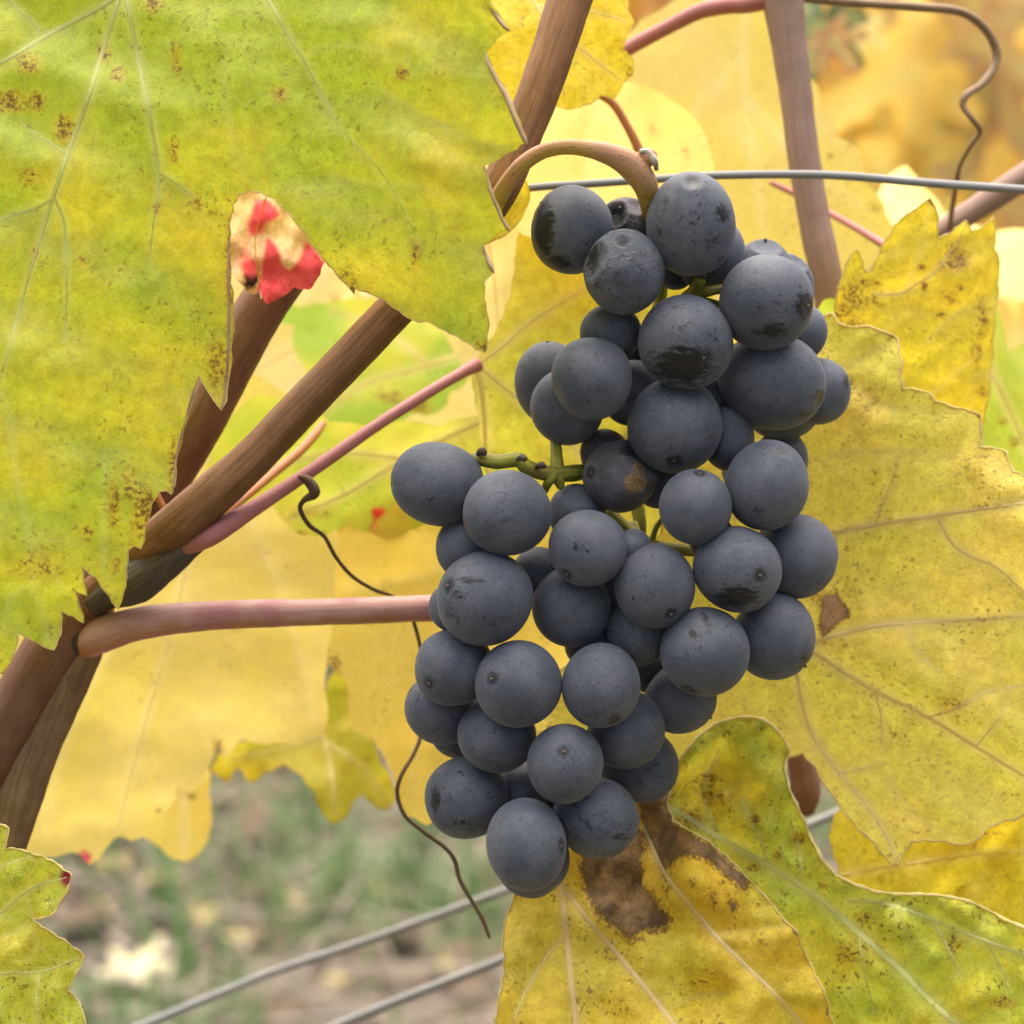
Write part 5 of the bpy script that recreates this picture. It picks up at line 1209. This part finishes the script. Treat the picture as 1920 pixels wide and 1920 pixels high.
n = 0
for py in range(-200, 760, 62):                   # the wall of leaves right of the cane
    for px in range(1430, 2260, 66):
        d = random.uniform(1.15, 1.75)
        kind = random.choices(['orange', 'yellow', 'olive', 'buff'], [.22, .56, .10, .12])[0]
        if random.random() < .82 and n < 230:
            p = W(px + random.uniform(-40, 40), py + random.uniform(-36, 36), d)
            if p.z > .25:
                far_leaf(n, kind, p, random.uniform(.75, 1.15)); n += 1


def far_mass():
    """one joined hedge of leaves for the row further off"""
    V, F = [], []
    for _ in range(5200):
        x, y = random.uniform(-5, 6), random.gauss(4.6, .22)
        z = random.uniform(.45, 1.55)
        s = random.uniform(.03, .06)
        q = Quaternion((random.gauss(0, 1), random.gauss(0, 1), random.gauss(0, 1), random.gauss(0, 1))); q.normalize()
        b = len(V)
        for (u, v) in ((0, -1), (.8, -.4), (.9, .4), (.2, .9), (-.7, .6), (-.9, -.3)):
            V.append(Vector((x, y, z)) + q @ Vector((u * s, v * s, .2 * s * (u * u - v))))
        F.append(tuple(range(b, b + 6)))
    return V, F


V, F = far_mass()
fm = mesh_obj('vine_row', V, F, two_tone('far_row_leaves', (.74, .46, .06), (.60, .34, .07), .6, .5, 3.0))
fm['kind'] = 'stuff'; fm['label'] = 'distant vine row in yellow and orange leaf'; fm['category'] = 'vine row'
rt = thing('grapevine', 'gnarled trunk and arms of the blurred vine row beyond the wires', 'vine', (0, 0, 0), mat=Matrix.Translation((0, 0, 0)))
cI = CM.inverted()


def wtube(name, pts, mat, parent, **kw):
    q = []
    for (x, y, z, r) in pts:
        p = cI @ Vector((x, y, z)); D = -p.z
        q.append((960 + p.x / (TH * D) * 960, 960 - p.y / (TH * D) * 960, (D - D0) * 1000, r / (TH * D) * 960))
    o = tube(name, q, (0, 0, 0), mat, parent, **kw)
    o.matrix_parent_inverse = parent.matrix_world.inverted()
    o.matrix_world = CM
    return o


wtube('trunk', [(.62, 1.5, -.05, .03), (.60, 1.5, .2, .026), (.64, 1.49, .45, .026), (.6, 1.5, .66, .022), (.5, 1.5, .7, .014), (.3, 1.5, .72, .012)], st_cane_dull, rt, sides=14, sub=6, lump=.1, flute=.1, seed=3)
wtube('arm', [(.6, 1.5, .64, .016), (.75, 1.5, .7, .013), (1.1, 1.5, .72, .01)], st_cane_dull, rt, sides=12, sub=6, lump=.1, seed=4)
for sx in (.42, .55, .7, .85):
    wtube('shoot', [(sx, 1.5, .70, .006), (sx + .01, 1.48, .85, .005), (sx - .015, 1.5, 1.05, .0045), (sx + .02, 1.5, 1.3, .003)], st_cane_mauve, rt, sides=8, sub=5, lump=.06, seed=int(sx * 100))
far_leaf(1, leaf_mat('far_dark_green_leaf', (.035, .09, .035), (.05, .12, .04), trans=.3), W(1540, 42, .72), .40, label='out-of-focus dark green leaf behind the top of the mauve cane', group=None)
far_leaf(2, leaf_mat('far_rust_leaf', (.55, .20, .09), (.5, .22, .1), trans=.4), W(1556, 70, .70), .24, label='small out-of-focus rust leaf in front of the dark green leaf', group=None)
far_leaf(0, 'orange', W(1895, 615, .78), .85)
far_leaf(2, 'yellow', W(1840, 640, .82), .8)
far_leaf(3, m_cream, W(1614, 45, 1.1), .34, label='small pale leaf shape standing in for a bright sky gap, just right of the dark green leaf', group=None)  # added pale blade in place of bright sky showing through the row

# leaves lying on the ground
m_fal = {'cream': leaf_mat('fallen_cream', (.74, .68, .48), (.60, .46, .30), trans=.2, speck=.1, spot=.1, net=.02, edgef=.0), 'tan': leaf_mat('fallen_tan', (.15, .07, .035), (.12, .055, .028), trans=.15), 'rust': leaf_mat('fallen_rust', (.09, .038, .02), (.11, .05, .03), trans=.15),
         'yellow': leaf_mat('fallen_yellow', (.62, .46, .10), (.55, .42, .1), trans=.2)}


def ground_at(px, py):
    o = CM.translation
    d = (CM @ Vector(P(px, py, 0))) - o
    t = -(o.z - .012) / d.z
    q = o + d * t
    return Vector((q.x, q.y, ground_z(q.x, q.y) + .022))


for i, (px, py, kind, s, lab) in enumerate([
    (250, 1868, 'cream', .80, 'pale bleached leaf lying on the ground in the lower left'),
    (218, 1650, 'tan', .50, 'pinkish tan fallen leaf below the red fleck of the huge pale leaf'),
    (375, 1745, 'tan', .42, 'orange tan fallen leaf on the ground above the lower wires'),
    (455, 1790, 'rust', .4, 'dark rust fallen leaf on the ground touching the upper low wire'),
    (300, 1700, 'rust', .55, 'large brown fallen leaf on the ground left of centre'),
    (560, 1690, 'tan', .3, 'small tan fallen leaf beside the dark wavy tendril'),
    (830, 1790, 'tan', .38, 'orange fallen leaf between the two low wires'),
    (905, 1775, 'yellow', .40, 'yellow fallen leaf beside the golden leaf edge'),
    (700, 1650, 'rust', .34, 'brown fallen leaf under the tendril bend'),
    (640, 1850, 'rust', .34, 'brown fallen leaf just above the lower wire'),
    (180, 1760, 'tan', .36, 'tan fallen leaf beside the jagged corner leaf')]):
    far_leaf(i, m_fal[kind], ground_at(px, py), s, name='fallen_leaf', label=lab, group='fallen leaves on the soil',
             quat=Quaternion((1, 0, 0), random.gauss(.25, .2)) @ Quaternion((0, 0, 1), random.uniform(0, 6.28)))
